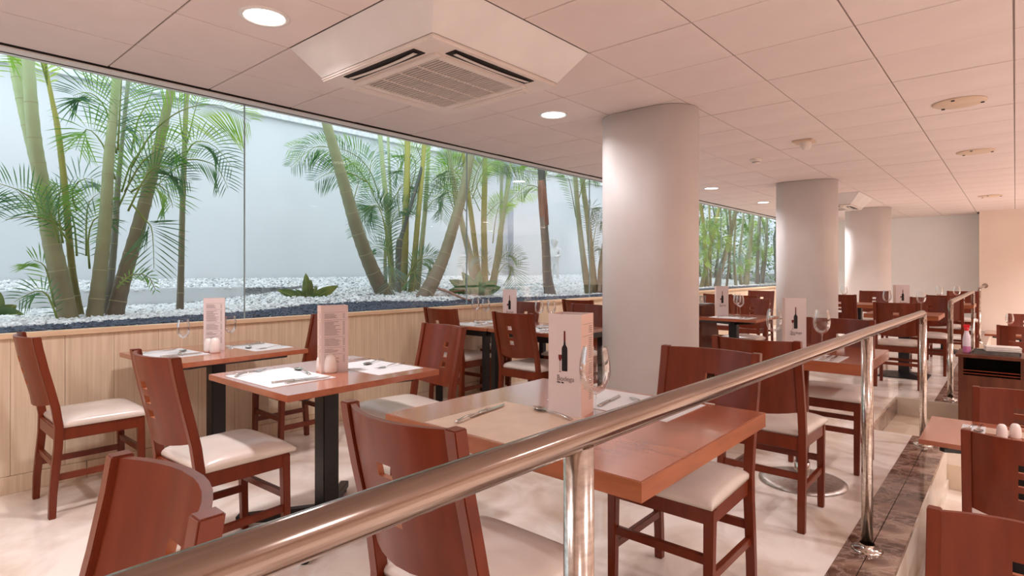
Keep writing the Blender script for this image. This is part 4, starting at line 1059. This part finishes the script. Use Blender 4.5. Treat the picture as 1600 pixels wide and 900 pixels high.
# far garden seen between the columns
specs = [
 ('far palm with yellow canes just right of the nearest column', -4.9, [[(1104,446,9),(1102,400,6),(1099,350,5),(1093,312,6)],[(1095,440,7),(1107,400,5),(1118,350,5),(1125,318,5)],[(1110,446,4),(1110,380,3),(1108,318,3)]], 'yellow'),
 ('far grey palm trunk leaning right between the columns', -4.75, [[(1119,448,10),(1128,415,8),(1138,380,7),(1146,345,6),(1151,324,6)],[(1135,440,4),(1142,380,3),(1140,330,4)]], 'brown'),
 ('far palm with a forked pale trunk left of the hedge', -4.8, [[(1165,444,10),(1170,400,7),(1174,360,6),(1176,338,5)],[(1158,444,5),(1156,400,4),(1160,355,3)],[(1150,444,5),(1147,400,4),(1149,350,3)]], 'green'),
 ('farthest palm in front of the dark hedge', -4.9, [[(1183,442,7),(1184,400,5),(1186,345,4)],[(1190,442,6),(1196,400,5),(1198,350,4)]], 'grey')]
R_ = random.Random(5)
for lab, X, tl, mt in specs:
    c = palm(lab, None); f = None
    for tr_ in tl:
        _, P = trunk(c, tr_, X, mt)
        if f is None: f = P[0]
    x0 = tl[0][0][0]
    for k in range(7):
        bx_, by_ = x0+R_.uniform(-12,12), R_.uniform(350,435); dx = R_.uniform(-22,22); up = R_.uniform(12,34)
        frond(c, [(bx_,by_),(bx_+dx*.35,by_-up),(bx_+dx*.8,by_-up*.9),(bx_+dx*1.2,by_-up*.3)], (X,X-R_.uniform(-.2,.5)), R_.choice((1,1,2,3)), .30, n=18, lw=.012)
    anchor(c, f)
# hedge at the end of the garden
hd = thing('hedge', 'dark green hedge closing the far end of the garden', 'hedge', (-5.2,17.4,.9))
m_ = MB(); R_ = random.Random(11)
for k in range(5200):
    p = Vector((R_.uniform(-7.8,-4.80), R_.uniform(16.4,18.4), R_.uniform(.95,4.2))); d = Vector((R_.gauss(0,1),R_.gauss(0,1),R_.gauss(0,.7))).normalized(); s = R_.uniform(.05,.11)
    u = d.cross(Vector((.3,.2,1))).normalized()*s*.35
    m_.add([p, p+d*s*.5+u, p+d*s, p+d*s*.5-u], [(0,1,2,3)], R_.choice((0,0,1)))
o = build(m_, 'foliage', [LEAF[0], LEAF[1]], hd); o.location = -Vector(hd.location); tag(o, kind='stuff')
m_ = MB()
for k in range(7):
    x = -7.4+k*.45; m_.tube([(x,17.4,.95),(x+R_.uniform(-.2,.2),17.4,2.2),(x+R_.uniform(-.3,.3),17.5,3.6)], [.05,.04,.02], 7)
o = build(m_, 'stems', TR['dark'], hd); o.location = -Vector(hd.location)
# broad-leaf plants
def broad(lab, foot, leaves, mat):
    t = thing('broadleaf_plant', lab, 'plant', foot, 0, 'broad-leaved plants')
    for (dx, dy, dz, L_, w_) in leaves:
        d = Vector((dx,dy,dz)).normalized(); m_ = MB(); sd = d.cross(Vector((-SN,CS,0))+Vector((0,0,.35))).normalized(); L_ *= 1.15; w_ *= 1.25
        up = sd.cross(d); n = 8; vs = []
        for k in range(n+1):
            s = k/n; w = w_*math.sin(PI*(s**.8))**.8*(.5)+.003; p = d*L_*s+Vector((0,0,-1))*L_*.18*s*s*(1-abs(d.z))
            vs += [p-sd*w+up*w*.35, p, p+sd*w+up*w*.35]
        fs = [f for k in range(n) for f in ((3*k,3*k+1,3*k+4,3*k+3),(3*k+1,3*k+2,3*k+5,3*k+4))]
        m_.add(vs, fs, 0, True); lf = build(m_, 'leaf', mat, t)
        m2 = MB(); m2.tube([vs[3*k+1] for k in range(n+1)], .003, 5); build(m2, 'midrib', M['stem'], lf)
    return t
rt = Vector((CS,SN,0)); fwd = Vector((-SN,CS,0))
def LV(a, b, c, L_, w_): v = rt*a+fwd*b; return (v.x, v.y, c, L_, w_)
broad('croton with upright variegated leaves on the dark gravel edge', tuple(at(480,474,.885)),
      [LV(-.05,0,1,.30,.09), LV(.12,.1,1,.24,.07), LV(-.9,0,.5,.34,.10), LV(.95,.1,.65,.36,.10), LV(-.5,-.3,.8,.18,.07), LV(.45,-.4,.45,.16,.07), LV(-.7,.5,.5,.2,.07), LV(.3,.6,.9,.22,.06)], M['leafvar'])
broad('low green broad-leaved plant at the foot of the thin-caned clump', tuple(at(745,462,.93)),
      [LV(-.9,-.1,.6,.38,.13), LV(-.7,-.2,.25,.34,.13), LV(.6,-.3,.3,.34,.12), LV(.2,-.6,.3,.3,.13), LV(-.3,-.5,.5,.34,.12), LV(.8,.1,.7,.3,.11), LV(-.6,.2,.95,.34,.11), LV(.1,.3,1,.3,.1)], LEAF[0])
broad('leaf tips of a low plant cut by the left edge of the frame', tuple(at(-12,497,.885)),
      [LV(.95,0,.25,.22,.10), LV(.6,.3,.5,.16,.08), LV(.1,.2,.9,.18,.08), LV(-.7,.1,.4,.2,.08)], M['leafvar'])
# fallen branch, grey pipes, statue
m_ = MB(); p_ = [at(672,448,1.02)+Vector((0,0,.02)), at(700,456,.99), at(720,465,.95), at(738,470,.92)]
p_[0].z = 1.03
m_.tube(smoothpath(p_,10), [.022-.0015*k for k in range(11)], 7); m_.tube([p_[1], p_[1]+Vector((.05,.5,.02))], [.012,.006], 6)
tag(build(m_, 'fallen_branch', M['sheath']), 'dry reddish branch lying on the pebbles by the leaning trunk', 'branch')
t = thing('drainpipe', 'vertical grey drainpipe on the garden wall behind the palms', 'pipe', (-7.9, 0, 0))
q = onx(798,300,-7.88); t.location = (-7.88, q.y, 1.1)
m_ = MB(); m_.tube([(0,0,-.02),(0,0,2.9)], .058, 16); build(m_, 'pipe', M['pipe'], t)
m_ = MB(); m_.tube([(0,-1.9,2.35),(0,.35,2.35)], .05, 14); build(m_, 'branch_pipe', M['pipe'], t)
for z_ in (.4, 1.5): m_ = MB(); m_.tube([(0,0,z_),(0,0,z_+.05)], .068, 16); build(m_, 'clamp', M['pipe'], t)
# statue of a standing child
def statue():
    sp = onx(867, 440, -6.6); sp.z = gz(-6.6, sp.y); t = thing('statue', 'white stone statue of a standing child looking down at its hands', 'statue', sp, math.radians(20))
    J = {'pel':(0,0,.42,.075),'bel':(0,-.01,.50,.072),'che':(0,.0,.60,.078),'nek':(0,-.005,.675,.032),'hd1':(.0,-.02,.715,.045),
         'shL':(-.085,0,.63,.035),'elL':(-.11,-.01,.52,.027),'waL':(-.06,-.12,.49,.02),'haL':(-.03,-.15,.50,.022),
         'shR':(.085,0,.63,.035),'elR':(.11,-.01,.52,.027),'waR':(.06,-.12,.49,.02),'haR':(.03,-.15,.50,.022),
         'hiL':(-.045,0,.37,.05),'knL':(-.05,-.02,.23,.036),'anL':(-.05,0,.06,.024),'toL':(-.055,-.07,.025,.02),
         'hiR':(.045,0,.37,.05),'knR':(.05,-.035,.23,.036),'anR':(.06,.01,.06,.024),'toR':(.065,-.06,.025,.02)}
    E_ = [('pel','bel'),('bel','che'),('che','nek'),('nek','hd1'),('che','shL'),('shL','elL'),('elL','waL'),('waL','haL'),('che','shR'),('shR','elR'),('elR','waR'),('waR','haR'),
          ('pel','hiL'),('hiL','knL'),('knL','anL'),('anL','toL'),('pel','hiR'),('hiR','knR'),('knR','anR'),('anR','toR')]
    ks = list(J); me = bpy.data.meshes.new('body'); me.from_pydata([J[k][:3] for k in ks], [(ks.index(a),ks.index(b)) for a,b in E_], [])
    o = bpy.data.objects.new('body_tmp', me); COL.objects.link(o); sk = o.modifiers.new('s','SKIN'); sb = o.modifiers.new('u','SUBSURF'); sb.levels = 2
    for i, k in enumerate(ks): me.skin_vertices[0].data[i].radius = (J[k][3],)*2; 
    me.skin_vertices[0].data[0].use_root = True
    dg = bpy.context.evaluated_depsgraph_get(); dg.update(); m2 = bpy.data.meshes.new_from_object(o.evaluated_get(dg)); bpy.data.objects.remove(o)
    m2.materials.clear(); m2.materials.append(M['statue'])
    for p in m2.polygons: p.use_smooth = True
    link('body', m2, t)
    h = MB(); h.lathe([(.0001,-.085),(.03,-.078),(.052,-.05),(.062,0),(.060,.03),(.045,.062),(.0001,.075)], (0,0,0), n=20)
    h.lathe([(.0001,-.016),(.012,-.008),(.012,.008),(.0001,.012)], (0,-.066,-.01), n=8)     # nose
    for sx in (-1,1):
        h.lathe([(.0001,-.018),(.010,0),(.0001,.018)], (sx*.062,0,-.005), n=8)
        h.lathe([(.0001,-.005),(.008,0),(.0001,.005)], (sx*.022,-.056,.006), n=8)
    h.box(-.016,.016,-.064,-.05,-.044,-.037)
    hd_ = build(h, 'head', M['statue'], t, loc=(0,-.03,.765), rot=(math.radians(22),0,0))
    c = MB(); R_ = random.Random(2)
    for k in range(46):
        a = R_.uniform(0,2*PI); e = R_.uniform(.05,1.25); r = .062
        x, y, z = r*math.cos(e)*math.cos(a), r*math.cos(e)*math.sin(a), r*math.sin(e)*1.1+.012
        if y < -.03 and z < .045: continue
        c.lathe([(.0001,-.014),(.013,-.006),(.014,.004),(.0001,.012)], (x,y,z), n=7)
    build(c, 'curls', M['statue'], hd_)
    b = MB(); b.lathe([(.0001,.03),(.12,.03),(.13,.0),(.13,-.06),(.0001,-.06)][::-1], n=24); build(b, 'plinth', M['statue'], t)
statue()
